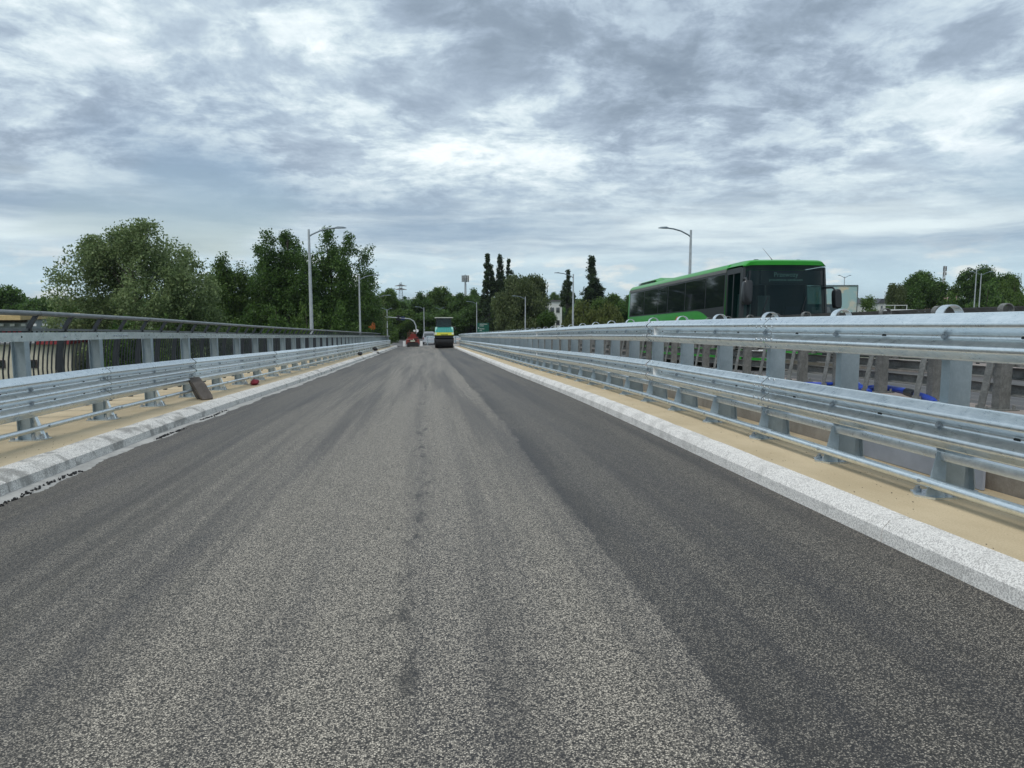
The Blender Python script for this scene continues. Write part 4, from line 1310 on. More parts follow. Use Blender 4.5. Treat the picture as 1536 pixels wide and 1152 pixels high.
def road_sign():
    Y = 112
    a = at(715.5, 484.5, Y); c = at(733.5, 498.5, Y)
    b = zz(-1.6, Y)
    g = empty('direction_sign', (a[0], Y, b), label='green rectangular direction sign with white lines behind the guardrail', cat='road sign')
    W_, z0, z1 = c[0] - a[0], c[2] - b, a[2] - b
    m = MB(); m.bbox(0, W_, -0.02, 0.02, z0, z1); bd = link('panel', m.mesh('panel', paint('sign_green', (0.006, 0.11, 0.075), 0.45)), g)
    m = MB(); H_ = z1 - z0
    for x0, x1, zf in ((0.22, 0.85, 0.84), (0.22, 0.55, 0.66), (0.22, 0.62, 0.34), (0.22, 0.40, 0.16)):
        xx = x0
        while xx < x1:
            m.bbox(W_ * xx, W_ * (xx + 0.025), -0.028, -0.021, z0 + H_ * zf, z0 + H_ * (zf + 0.06)); xx += 0.04
    m.prism([(W_ * 0.08, z0 + H_ * 0.42), (W_ * 0.13, z0 + H_ * 0.56), (W_ * 0.18, z0 + H_ * 0.42)], 'y', -0.028, -0.021)
    link('lettering', m.mesh('lettering', WHITER), bd)
    m = MB()
    for f in (0.15, 0.85): m.tube([(W_ * f, 0.06, 0), (W_ * f, 0.06, z1)], 0.05, 8)
    link('support', m.mesh('support', LAMPM), g)
road_sign()

# ------------------------------------------------------------------ small things on the bridge
def slabs():
    r = random.Random(5)
    mat = mat_concrete('brown_paver_stone', (0.085, 0.072, 0.062), (0.17, 0.145, 0.125), 9)
    for k, (x, y, lean, rz, w_, h_, label) in enumerate(((-4.33, 14.80, 36, -44, 0.24, 0.48, 'rough brown-grey paving slab leaning upright on the left rail, behind another slab'),
                                                      (-4.17, 14.55, 41, -36, 0.25, 0.42, 'brown-grey paving slab leaning in front of the upright slab by the left kerb'))):
        m = MB()
        n = 6
        rings = []
        for i in range(n + 1):
            t = i / n
            z = h_ * t
            e = 0.010 if i in (0, n) else 0
            j = lambda: r.uniform(-0.005, 0.005)
            rings.append([(-0.025 + e + j(), -w_ / 2 + e + j(), z), (0.025 - e + j(), -w_ / 2 + e + j(), z), (0.03 - e + j(), 0.0, z + j()), (0.03 - e + j(), w_ / 2 - e + j(), z), (-0.03 + e + j(), w_ / 2 - e + j(), z)])
        m.loft(rings)
        o = link('paving_slab', m.mesh('paving_slab', mat), None, P(x, y, -1.332), (0, R(-lean), R(rz)))
        tag(o, label, 'paving slab', 'slabs leaning on the guardrail')
slabs()

def blob(name, c, s, mat, label, cat, seed=1, rot=0, n=10):
    r = random.Random(seed)
    m = MB(); rings = []
    for i in range(6):
        t = i / 5
        k = math.sin(math.pi * (0.12 + 0.80 * t)) ** 0.8
        rings.append([((s[0] * k * math.cos(a) * r.uniform(0.65, 1.2)), (s[1] * k * math.sin(a) * r.uniform(0.65, 1.2)), s[2] * t * r.uniform(0.8, 1.1)) for a in [2 * math.pi * q / n for q in range(n)]])
    m.loft(rings)
    return tag(link(name, m.mesh(name, mat, 50), None, c, (0, 0, rot)), label, cat)
blob('cloth', P(-4.33, 19.15, -1.336), (0.11, 0.36, 0.14), simple('dark_red_cloth', (0.20, 0.015, 0.025), 0.85, 0, 0.4), 'dark red crumpled cloth lying by the foot of the left guardrail', 'cloth', 3, 0.12)
blob('rubbish_bag', P(-4.25, 48, -1.33), (0.17, 0.20, 0.24), CRUMB, 'black bag standing on the left kerb, nearer of two dark lumps', 'bag', 4)
blob('rubbish_bag', P(-4.3, 62.5, -1.33), (0.22, 0.26, 0.32), CRUMB, 'black bag standing on the left kerb, farther of two dark lumps', 'bag', 5)
def grit():
    r = random.Random(21)
    m = MB()
    for k in range(300):
        if k % 3: x, y, z = r.uniform(2.99, 4.0), 3.2 + 14 * r.random() ** 1.6, -1.197
        else: x, y, z = r.uniform(-4.6, -4.1), 6.5 + 12 * r.random(), -1.338
        q = r.uniform(0.0012, 0.0038)
        b = P(x, y, z)
        m.add([(b[0] + q * a * r.uniform(.6, 1), b[1] + q * c * r.uniform(.6, 1.6), b[2] + q * (0.9 if e else -0.2)) for a in (-1, 1) for c in (-1, 1) for e in (0, 1)],
              [(0, 1, 3, 2), (4, 6, 7, 5), (0, 4, 5, 1), (2, 3, 7, 6), (0, 2, 6, 4), (1, 5, 7, 3)])
    tag(link('grit', m.mesh('grit', simple('dark_grit', (0.16, 0.14, 0.11), 0.9, 0, 0.4))), 'loose dark grit scattered on the tan strips', 'grit', None, 'stuff')
grit()
def sheet_on_kerb():
    m = MB(); m.bbox(-0.45, 0.45, -1.0, 1.0, 0, 0.02)
    tag(link('board', m.mesh('board', WHITE), None, P(-3.95, 59, -1.31), (slope(59), 0, 0)), 'flat white board lying on the left kerb near the far black bag', 'board')
sheet_on_kerb()

def grey_panel():
    m = MB()
    r = random.Random(2)
    m.loft([[(-0.02, 4.78, -1.195), (0.0, 4.78, -1.195), (0.062, 4.86, -0.80), (0.042, 4.86, -0.80)], [(-0.02, 6.28, -1.195), (0.0, 6.28, -1.195), (0.062, 6.32, -0.80), (0.042, 6.32, -0.80)]])
    me = m.mesh('panel', simple('grey_blue_sheet', (0.36, 0.39, 0.45), 0.6, 0, 0.08))
    for v in me.vertices: v.co.x += 3.975; v.co.z = zz(v.co.z, v.co.y)
    c = Vector((3.99, 5.5, zz(-1.19, 5.5)))
    for v in me.vertices: v.co -= c
    tag(link('panel', me, None, c), 'smooth blue-grey sheet leaning on the concrete wall behind the tall guardrail', 'panel')
grey_panel()

BLUE = simple('blue_plastic_hose', (0.012, 0.055, 0.42), 0.4, 0, 0.15)
def hose(pts, r_, label):
    m = MB()
    out = []
    for i in range(len(pts) - 1):     # smooth it
        p0, p1, p2, p3 = (Vector(pts[max(i - 1, 0)]), Vector(pts[i]), Vector(pts[i + 1]), Vector(pts[min(i + 2, len(pts) - 1)]))
        for k in range(6):
            t = k / 6
            out.append(0.5 * ((2 * p1) + (p2 - p0) * t + (2 * p0 - 5 * p1 + 4 * p2 - p3) * t * t + (3 * p1 - p0 - 3 * p2 + p3) * t ** 3))
    out.append(Vector(pts[-1]))
    m.tube(out, r_, 9)
    c = out[0].copy()
    me = m.mesh('hose', BLUE, 60)
    for v in me.vertices: v.co -= c
    return tag(link('hose', me, None, c), label, 'hose', 'blue hoses on the deck edge')
def onstrip(px, py, up=0.035):
    d = ray(px, py)
    t = 6.0
    for _ in range(30):
        y = d[1] * t
        t = (zz(-0.872 + up, y) - CAM_H) / d[2]
    return (d[0] * t, d[1] * t, d[2] * t + CAM_H)
hose([onstrip(1185, 577), onstrip(1210, 575.5), onstrip(1242, 576), onstrip(1262, 575), onstrip(1290, 580), onstrip(1305, 587)], 0.026, 'blue hose lying along the deck edge, thinner one further from the camera')
h2 = hose([onstrip(1285, 576), onstrip(1296, 583), onstrip(1320, 581), onstrip(1350, 585), onstrip(1372, 591), onstrip(1396, 600), onstrip(1402, 606)], 0.042, 'thick blue hose with a black coupling near the post on the right')
m = MB(); q0, q1 = Vector(onstrip(1361, 588)), Vector(onstrip(1373, 592)); m.tube([q0 - q0, q1 - q0], 0.053, 10)
o = link('coupling', m.mesh('coupling', BLACKM, 40), h2, q0 - h2.location)

# ------------------------------------------------------------------ trees
nrng = np.random.default_rng(12)
def leaf_mesh(name, centres, per, sigma, size, mat, droop=0.0, seed=1, elong=1.6, flat=0.0):
    """many small separate leaf clumps round the given centres"""
    g = np.random.default_rng(seed)
    c = np.repeat(centres, per, axis=0)
    n = len(c)
    off = np.clip(g.normal(0, 1, (n, 3)), -1.9, 1.9) * sigma
    if droop: off[:, 2] -= np.abs(g.normal(0, droop, n))
    p = c + off
    a = g.normal(0, 1, (n, 3)); a /= np.linalg.norm(a, axis=1)[:, None]
    b = g.normal(0, 1, (n, 3)); 
    if droop: a[:, 2] -= 1.5; a /= np.linalg.norm(a, axis=1)[:, None]
    b -= (a * b).sum(1)[:, None] * a; b /= np.linalg.norm(b, axis=1)[:, None]
    s = size * g.uniform(0.6, 1.35, n)[:, None]
    v = np.empty((n, 4, 3))
    v[:, 0] = p - a * s * elong * 0.5; v[:, 1] = p + b * s * 0.42
    v[:, 2] = p + a * s * elong * 0.5; v[:, 3] = p - b * s * 0.42
    me = bpy.data.meshes.new(name)
    me.vertices.add(n * 4); me.vertices.foreach_set('co', v.reshape(-1).astype(np.float32))
    me.loops.add(n * 4); me.loops.foreach_set('vertex_index', np.arange(n * 4, dtype=np.int32))
    me.polygons.add(n); me.polygons.foreach_set('loop_start', np.arange(0, n * 4, 4, dtype=np.int32))
    me.update(calc_edges=True); me.materials.append(mat)
    return me

def trunk_mesh(H, crown0, tips, seed, r0=0.22, mat=BARK, lean=0.3):
    r = random.Random(seed)
    m = MB()
    pts = [Vector((0, 0, -0.3))]
    for i in range(1, 7):
        t = i / 6
        pts.append(Vector((r.uniform(-lean, lean) * t, r.uniform(-lean, lean) * t, H * 0.92 * t)))
    m.tube(pts, [r0 * (1.25 if i == 0 else 1 - 0.85 * i / 6) for i in range(7)], 8)
    for tip in tips:
        tip = Vector(tip)
        z = max(crown0 * 0.8, tip.z - math.hypot(tip.x, tip.y) * r.uniform(0.7, 1.2) - 0.4)
        t = min(0.95, z / (H * 0.92)) * 6
        i = min(5, int(t)); s = pts[i].lerp(pts[i + 1], t - i)
        mid = s.lerp(tip, 0.5) + Vector((r.uniform(-.3, .3), r.uniform(-.3, .3), r.uniform(0, .35)))
        rb = r0 * 0.30 * (1 - 0.5 * z / H)
        m.tube([s, mid, tip], [rb, rb * 0.6, rb * 0.15], 5)
    return m.mesh('trunk', mat, 60)

def crown_centres(kind, H, Rr, n, seed, crown0):
    g = np.random.default_rng(seed)
    out = []
    lobes = []
    if kind in ('broad', 'round', 'irregular', 'oak'):
        nl = {'broad': 44, 'round': 20, 'irregular': 20, 'oak': 26}[kind]
        for k in range(nl):
            t = g.uniform(0.0, 1) ** 0.9
            env = {'broad': math.sin(math.pi * min(1, 0.30 + 0.62 * t)) ** 0.6, 'round': math.sin(math.pi * (0.12 + 0.82 * t)) ** 0.7,
                   'irregular': (1 - t) ** 0.5 * 0.9 + 0.16, 'oak': math.sin(math.pi * (0.25 + 0.66 * t)) ** 0.6}[kind]
            a = g.uniform(0, 2 * math.pi); q = Rr * env * math.sqrt(g.uniform(0.15, 1)) * 0.86
            lobes.append((q * math.cos(a), q * math.sin(a), crown0 + (H - crown0) * t * 0.93, (0.24 + 0.15 * g.random()) * Rr * (1.1 - 0.35 * t)))
        L_ = np.array(lobes)
        for k in range(n):
            lb = L_[g.integers(len(L_))]
            d = g.normal(0, 1, 3); d /= np.linalg.norm(d)
            q = lb[3] * g.uniform(0.35, 1.0) ** 0.5
            out.append((lb[0] + d[0] * q, lb[1] + d[1] * q, min(H, lb[2] + d[2] * q * 0.95)))
    elif kind == 'column':        # Lombardy poplar: ascending plumes
        pl = [(0.0, 0.0, H, 0.0, 0.40)]
        for k in range(13):
            a = g.uniform(0, 2 * math.pi); q = Rr * g.uniform(0.45, 0.95); z0 = crown0 + (H - crown0) * g.uniform(0.0, 0.62)
            pl.append((q * math.cos(a), q * math.sin(a), min(H * 0.97, z0 + H * g.uniform(0.18, 0.36)), z0, g.uniform(0.20, 0.34)))
        lean = g.uniform(-0.35, 0.35, 2) * Rr
        for k in range(n):
            j = 0 if g.random() < 0.30 else g.integers(1, len(pl))
            x, y, h1, z0, rr = pl[j]
            t = g.random() ** (1.0 if j else 0.8)
            env = min(1, (t + 0.05) * 2.6) ** 0.7 * (1 - t) ** 0.55 * 1.25
            a = g.uniform(0, 2 * math.pi); q = Rr * rr * env * math.sqrt(g.random())
            z = max(z0, crown0 * 0.6) + (h1 - max(z0, crown0 * 0.6)) * t
            cx = (0.45 + 0.55 * (1 - t)) if j else 1.0
            w = (z / H) ** 2
            out.append((x * cx + q * math.cos(a) + lean[0] * w, y * cx + q * math.sin(a) + lean[1] * w, z))
    elif kind == 'plume':         # tall tree of several upright plumes
        pl = [(g.uniform(-1, 1) * Rr * 0.7, g.uniform(-1, 1) * Rr * 0.7, g.uniform(0.72, 0.98) * H, g.uniform(0.42, 0.62) * Rr) for _ in range(12)]
        pl[0] = (pl[0][0] * 0.4, pl[0][1] * 0.4, H, pl[0][3])
        for k in range(n):
            x, y, h, r = pl[g.integers(len(pl))]
            t = g.random()
            env = min(1, (t + 0.08) * 2.6) ** 0.6 * (1 - t) ** 0.40
            a = g.uniform(0, 2 * math.pi); q = r * env * (1.6 - 0.7 * t) * math.sqrt(g.random())
            w = 0.75 + 0.35 * t
            out.append((x * w + q * math.cos(a), y * w + q * math.sin(a), crown0 + (h - crown0) * t))
    elif kind == 'weeping':
        for k in range(n):
            t = g.random(); a = g.uniform(0, 2 * math.pi)
            q = Rr * (math.sqrt(g.random()) * 0.95)
            topz = H * (1 - 0.42 * (q / Rr) ** 2)
            out.append((q * math.cos(a), q * math.sin(a), topz - g.random() ** 1.2 * (topz - crown0) * 0.85))
    elif kind == 'bush':
        for k in range(n):
            a = g.uniform(0, 2 * math.pi); q = Rr * math.sqrt(g.random()); 
            h = H * (1 - (q / Rr) ** 2 * 0.6) * (0.75 + 0.25 * math.sin(a * 3 + seed))
            out.append((q * math.cos(a), q * math.sin(a), h * g.uniform(0.15, 1) ** 0.6))
    return np.array(out)

TREE_CACHE = {}
def tree_parts(kind, leaf, seed, H, Rr, n, per, sigma, size, crown0, droop=0.0):
    key = (kind, leaf, seed, n, per)
    if key not in TREE_CACHE:
        cc = crown_centres(kind, H, Rr, n, seed, crown0)
        me = leaf_mesh('crown', cc, per, sigma, size, LEAF[leaf], droop, seed)
        g = np.random.default_rng(seed + 5)
        tips = cc[g.choice(len(cc), min(len(cc), 26), replace=False)]
        TREE_CACHE[key] = (me, trunk_mesh(H, crown0, tips, seed, 0.02 * H + 0.05), H, Rr)
    return TREE_CACHE[key]

def tree(name, label, px, width, py, y, kind, leaf, seed, n=150, per=50, sigma=0.30, size=0.17, crown0=None, droop=0.0, cat='tree', group=None, H0=12.0, R0=4.0, rot=None):
    """a tree standing at distance y whose crown is `width` wide and tops out at py in the photograph"""
    t = at(px, py, y)
    gz = GROUND
    H = t[2] - gz
    dist = math.hypot(t[0], t[1])
    d = ray(px, py)
    wr = width / FPX * y / 2 * 1.0
    if crown0 is None: crown0 = H0 * 0.18
    cr, tr, hb, rb = tree_parts(kind, leaf, seed, H0, R0, n, per, sigma, size, crown0, droop)
    s = (wr / rb, wr / rb, H / hb)
    o = empty(name, (t[0], y, gz), (0, 0, rot if rot is not None else random.Random(px).uniform(0, 6.28)), label, cat, group)
    link('crown', cr, o, None, None, s); link('trunk', tr, o, None, None, s)
    return o

# left of the road
tree('broad_tree', 'broad silvery-green tree with a wide open crown behind the left railing', 196, 236, 345, 62, 'broad', 'silver', 1, 1000, 90, 0.31, 0.135, 1.0, H0=12.6, R0=6.4, rot=0.4)
tree('tall_tree', 'dark green tree right behind the silvery tree, with sky showing through', 338, 84, 385, 78, 'plume', 'mid', 2, 420, 80, 0.30, 0.145, 2.0, H0=11.5, R0=3.2)
tree('tall_tree', 'dark green tree in the dip between the silvery tree and the tallest dark trees', 392, 74, 388, 84, 'plume', 'mid', 3, 400, 80, 0.30, 0.145, 2.0, H0=11.5, R0=3.0)
tree('tall_tree', 'tallest dark green tree left of the near street lamp pole', 428, 118, 345, 76, 'plume', 'dark', 4, 640, 90, 0.30, 0.145, 1.5, H0=14.5, R0=4.2)
tree('tall_tree', 'tall dark green tree just right of the near street lamp pole', 494, 104, 347, 79, 'plume', 'dark', 5, 600, 90, 0.30, 0.145, 1.5, H0=14.5, R0=3.9)
tree('tall_tree', 'dark tree stepping down to the right of the tallest trees', 538, 64, 402, 86, 'plume', 'dark', 6, 400, 80, 0.30, 0.145, 1.2, H0=11.5, R0=3.0)
tree('tall_tree', 'thin brownish-green tree at the right end of the dark tree group', 557, 40, 436, 92, 'plume', 'olive', 7, 150, 40, 0.28, 0.19, 1.0, H0=9.5, R0=2.2)
tree('leafy_tree', 'dark rounded tree at the far left edge above the yellow-roofed building', 14, 84, 432, 120, 'oak', 'dark', 8, 420, 40, 0.34, 0.26, 1.0, H0=10, R0=4.5)
tree('leafy_tree', 'dark low tree in the gap left of the silvery tree', 56, 54, 449, 130, 'oak', 'dark', 9, 340, 36, 0.34, 0.26, 1.0, H0=8, R0=3.6)
tree('leafy_tree', 'low green tree partly hidden by the silvery tree on its left side', 96, 60, 455, 95, 'oak', 'mid', 10, 340, 36, 0.34, 0.24, 1.0, H0=8, R0=3.6)
gs = 'bushes under the tall dark trees'
blab = ['dark green bush at the foot of the first dark tree right of the silvery tree', 'mid-thicket bush at the foot of the tree in the dip left of the tallest trees', 'bush at the foot of the tallest dark tree, left of the near lamp pole',
        'tall bush straight behind the near left lamp pole', 'bush just right of the near left lamp pole, under the tall trees', 'bush behind the second left lamp pole, under the stepped-down tree',
        'bush between the orange work sign and the double-armed lamp', 'bush under the right edge of the silvery tree crown', 'bush at the left foot of the silvery tree, right of the cream building',
        'wide bush under the right half of the silvery tree crown', 'low wide bush under the trunk of the silvery tree']
for k, (px, w_, py, y) in enumerate(((330, 70, 462, 72), (372, 70, 458, 74), (415, 70, 455, 70), (458, 64, 452, 72), (505, 66, 452, 74), (543, 56, 458, 100), (573, 44, 462, 125), (300, 60, 474, 66), (120, 70, 476, 70), (250, 90, 470, 58), (180, 90, 474, 56))):
    tree('bush', blab[k], px, w_, py, y, 'bush', 'dark' if k % 3 else 'mid', 20 + k % 3, 150, 50, 0.30, 0.20, H0=6.5, R0=3.2, cat='bush', group=gs)
# wood across the far end of the road
gw = 'trees of the wood behind the junction'
fw = [(578, 46, 437, 150), (594, 34, 447, 158), (618, 30, 462, 165), (634, 46, 441, 160), (656, 46, 434, 170), (676, 44, 441, 176), (696, 44, 439, 166), (716, 44, 436, 172),
      (600, 50, 466, 140), (640, 56, 470, 145), (672, 56, 464, 148), (706, 50, 460, 144), (736, 46, 450, 150), (760, 50, 446, 158), (566, 44, 452, 140), (625, 34, 452, 172)]
wlab = ['wood tree left of the power pylon, above the double-armed lamp', 'wood tree right below the power pylon at the notch', 'low far tree in the bottom of the notch in the wood',
        'wood tree rising at the right side of the notch', 'tallest wood tree, straight above the roller cab', 'wood tree between the roller and the mobile phone mast',
        'wood tree under the mobile phone mast', 'wood tree between the mobile phone mast and the slim single-tipped poplar', 'near wood tree behind the traffic signal arm',
        'near wood tree behind the lamp over the grey van', 'near wood tree directly behind the roller cab', 'near wood tree behind the green direction sign',
        'dark tree at the foot of the slim single-tipped poplar', 'dark tree at the foot of the twin-tipped poplar stems', 'wood tree at the left end, behind the orange work sign', 'far wood tree closing the right flank of the notch']
for k, (px, w_, py, y) in enumerate(fw):
    tree('leafy_tree', wlab[k], px, w_ * 1.12, py, y, 'oak', 'dark' if k % 4 else 'mid', 31 + k % 4, 420, 80, 0.36, 0.215, 1.0, H0=10, R0=4.0, group=gw)
tree('poplar', 'slim dark poplar with a single tip, left of the twin-topped poplar', 731, 30, 382, 140, 'column', 'poplar', 41, 210, 60, 0.17, 0.18, 1.5, H0=14.5, R0=1.6)
tree('poplar', 'dark poplar with two close tips behind the round willow, left stem', 750, 25, 383, 141, 'column', 'poplar', 42, 190, 60, 0.17, 0.18, 1.5, H0=14.5, R0=1.5)
tree('poplar', 'dark poplar with two close tips behind the round willow, right stem', 762, 25, 390, 142, 'column', 'poplar', 43, 200, 60, 0.17, 0.18, 1.5, H0=14.0, R0=1.6)
tree('willow', 'large round grey-green willow behind the guardrail, left of the white building', 786, 100, 417, 108, 'broad', 'olive', 44, 760, 80, 0.34, 0.18, 0.6, 0.25, H0=9.5, R0=4.8)
tree('leafy_tree', 'low dark tree at the right foot of the round willow', 818, 44, 468, 104, 'oak', 'dark', 32, 420, 80, 0.36, 0.215, 1.0, H0=10, R0=4.0)
tree('poplar', 'slim short poplar beside the lamp pole, right of the white building', 852, 25, 406, 150, 'column', 'poplar', 45, 200, 60, 0.17, 0.18, 1.5, H0=12, R0=1.6)
tree('poplar', 'broad dark poplar standing alone left of the green bus', 888, 42, 385, 130, 'column', 'poplar', 46, 240, 64, 0.19, 0.18, 1.5, H0=13.8, R0=1.9)
tree('willow', 'yellow-green weeping willow right of the slim short poplar', 874, 62, 448, 100, 'weeping', 'willow', 47, 260, 44, 0.22, 0.20, 0.8, 0.55, H0=7.0, R0=3.0)
tree('willow', 'yellow-green weeping willow in front of the lone poplar, next to the bus', 914, 56, 452, 98, 'weeping', 'willow', 48, 260, 44, 0.22, 0.20, 0.8, 0.55, H0=7.0, R0=2.9)
tree('leafy_tree', 'mid green tree behind the willows next to the back of the bus', 912, 60, 440, 126, 'oak', 'mid', 33, 420, 80, 0.36, 0.215, 1.0, H0=10, R0=4.0)
tree('leafy_tree', 'dull green tree close behind the back of the bus', 946, 56, 446, 118, 'oak', 'dark', 34, 420, 80, 0.36, 0.215, 1.0, H0=10, R0=4.0)
tree('leafy_tree', 'small tree behind the roof of the white building', 834, 26, 441, 240, 'oak', 'mid', 31, 420, 80, 0.36, 0.215, 1.0, H0=10, R0=4.0)
# right of the bus
tree('leafy_tree', 'large dark tree with a domed crown left of the red-white antenna mast', 1380, 88, 411, 120, 'oak', 'dark', 51, 620, 72, 0.34, 0.20, 1.6, H0=11, R0=4.6)
tree('leafy_tree', 'low dark green tree right of the pale mural wall', 1296, 50, 446, 110, 'oak', 'mid', 52, 400, 72, 0.34, 0.19, 0.8, H0=8, R0=3.6)
tree('leafy_tree', 'greyish green tree at the left foot of the large domed tree', 1345, 40, 432, 118, 'oak', 'olive', 53, 380, 72, 0.34, 0.19, 0.8, H0=8, R0=3.6)
tree('leafy_tree', 'dark tree behind the pair of double-armed lamps', 1468, 92, 404, 112, 'oak', 'dark', 54, 620, 72, 0.34, 0.20, 1.2, H0=11, R0=4.6)
tree('leafy_tree', 'mid green tree in the gap between the antenna mast and the pair of lamps', 1440, 52, 427, 118, 'oak', 'mid', 52, 400, 72, 0.34, 0.19, 0.8, H0=8, R0=3.6)
tree('leafy_tree', 'broad dark tree just right of the pair of lamps', 1500, 70, 415, 108, 'oak', 'dark', 51, 620, 72, 0.34, 0.20, 1.6, H0=11, R0=4.6)
tree('leafy_tree', 'dark green tree at the right edge of the view behind the far railing', 1522, 64, 417, 100, 'oak', 'mid', 55, 520, 72, 0.34, 0.19, 1.0, H0=10, R0=4.2)
for k, (px, w_, py, y, lb) in enumerate(((1425, 80, 444, 88, 'bright green bush under the large domed tree'), (1485, 90, 424, 84, 'green bush in front of the lamps at the right edge'), (1530, 80, 434, 80, 'green bush at the very right edge behind the far railing'),
                                       (1376, 60, 454, 100, 'low green bush left of the bright bush under the domed tree'), (1330, 50, 460, 108, 'low bush behind the white tube frame'), (1580, 90, 430, 84, 'green bush just past the right edge of the view'))):
    tree('bush', lb, px, w_, py, y, 'bush', 'mid' if k % 2 == 0 else 'dark', 56 + k % 3, 220, 50, 0.30, 0.20, H0=6.5, R0=3.2, cat='bush')

# ------------------------------------------------------------------ buildings, masts, hills
CREAM = simple('cream_render', (0.58, 0.53, 0.42), 0.9, 0, 0.10, 1.5)
OCHRE = simple('ochre_fascia', (0.56, 0.41, 0.20), 0.8)
WWALL = simple('white_wall', (0.62, 0.63, 0.60), 0.9, 0, 0.06, 2)
ROOFR = simple('red_roof_sheet', (0.26, 0.03, 0.035), 0.7)
GREYW = simple('grey_cladding', (0.30, 0.33, 0.35), 0.7)
def building(name, label, px0, px1, y, py_top, wall, depth=12, base=None, cat='building'):
    a, c = at(px0, py_top, y), at(px1, py_top, y)
    base = GROUND if base is None else base
    g = empty(name, (a[0], y, base), label=label, cat=cat)
    W_, H_ = c[0] - a[0], a[2] - base
    m = MB(); m.bbox(0, W_, 0, depth, 0, H_); link('wall', m.mesh('wall', wall), g)
    return g, W_, H_
def windows(g, xs, z0, z1, w_, frame=WWALL, name='window'):
    for x in xs:
        m = MB(); m.bbox(x, x + w_, -0.06, 0.05, z0, z1); f = link(name, m.mesh(name, frame), g)
        m = MB(); m.bbox(x + 0.08, x + w_ - 0.08, -0.075, -0.062, z0 + 0.08, z1 - 0.08); link('pane', m.mesh('pane', GL_DARK), f)

g, W_, H_ = building('market_hall', 'low hall with an ochre roof edge and grey cladding behind the left railing', -60, 41, 74, 474, GREYW)
m = MB(); m.bbox(-0.2, W_ + 0.2, -1.6, 12, H_ - 0.35, H_ + 0.08); link('roof', m.mesh('roof', OCHRE), g)
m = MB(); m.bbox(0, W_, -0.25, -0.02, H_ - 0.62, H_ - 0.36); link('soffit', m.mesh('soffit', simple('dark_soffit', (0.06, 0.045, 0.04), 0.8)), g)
m = MB()
for k in range(8): m.bbox(0.6 + k * 0.95, 1.0 + k * 0.95, -0.30, -0.26, H_ - 0.95, H_ - 0.72)
link('white_sign', m.mesh('white_sign', WHITE), g)
m = MB(); m.bbox(W_ - 2.6, W_ - 0.2, -0.08, -0.01, 0, H_ - 1.35); link('red_door', m.mesh('red_door', ROOFR), g)
g, W_, H_ = building('low_building', 'low cream rendered building seen through the bars of the left railing', -70, 106, 58, 517, CREAM, 8)
for k in range(4): windows(g, [W_ - 3.4 - k * 2.2], H_ - 1.75, H_ - 1.15, 1.0, simple('brown_frame', (0.05, 0.035, 0.03), 0.7))
m = MB(); m.bbox(W_ - 2.2, W_ + 0.15, -0.5, 8, H_ - 0.0, H_ + 0.30); link('roof', m.mesh('roof', ROOFR), g)
m = MB(); m.bbox(-0.1, W_ - 2.2, -0.3, 8, H_, H_ + 0.12); link('parapet', m.mesh('parapet', simple('grey_roof', (0.2, 0.2, 0.2))), g)

g, W_, H_ = building('white_building', 'small white two-storey building with dark windows between willow and poplar', 806, 843, 190, 452, WWALL, 14)
m = MB(); m.bbox(-0.15, W_ + 0.15, -0.3, 14, H_, H_ + 0.35); link('roof', m.mesh('roof', simple('dark_roof_edge', (0.10, 0.10, 0.10))), g)
windows(g, [W_ * f for f in (0.08, 0.30, 0.52, 0.75)], H_ - 3.0, H_ - 1.5, W_ * 0.17)
windows(g, [W_ * f for f in (0.08, 0.30, 0.52, 0.75)], H_ - 6.2, H_ - 4.8, W_ * 0.17)

def mat_mural():
    t = NT('faded_mural')
    v = t.coord('Object', (1, 1, 1))
    a = t.noise(v, 0.55, 4, 0.55, 1.0); b = t.noise(t.coord('Object', (1, 1, 1), (5, 3, 2)), 0.8, 4, 0.6, 0.8)
    sep = t.n('ShaderNodeSeparateXYZ'); t.l(t.coord('Object'), sep.inputs[0])
    c = t.mix(t.mapr(a, 0.42, 0.6), (0.52, 0.54, 0.48), (0.60, 0.51, 0.34))
    up = t.math('MULTIPLY', t.mapr(sep.outputs[2], 5.2, 6.8), t.mapr(b, 0.40, 0.52))
    t.base(t.mix(t.math('MULTIPLY', up, 0.8), c, (0.27, 0.46, 0.48))); t.rough(0.85)
    return t.m
g, W_, H_ = building('mural_wall', 'pale box-like building end painted with a faded teal and cream mural', 1236, 1281, 74, 429, mat_mural(), 9)
g.rotation_euler[2] = R(-14)
m = MB(); m.bbox(-0.05, W_ + 0.06, -0.06, 9, H_, H_ + 0.10); m.bbox(W_, W_ + 0.08, -0.07, 9, 0, H_ - 0.0); link('edge_trim', m.mesh('edge_trim', simple('slate_trim', (0.12, 0.15, 0.16))), g)
a = at(1246, 457, 66)
g = empty('lean_to_roof', (a[0] - 0.9, 66, GROUND), label='dark blue-grey sloped roof in front of the mural wall, beside the bus mirror', cat='roof')
h = a[2] - GROUND
m = MB(); m.prism([(-2.5, 0), (2.2, 0), (2.2, h - 1.1), (1.35, h + 0.05), (-2.5, h + 0.05)], 'y', 0, 3.0); link('body', m.mesh('body', simple('slate_blue_sheet', (0.05, 0.075, 0.09), 0.4)), g)
m = MB(); m.prism([(-1.0, h - 0.75), (1.0, h - 0.75), (0.75, h - 0.2), (-1.0, h - 0.2)], 'y', -0.03, -0.005); link('pane', m.mesh('pane', GL_DARK), g)

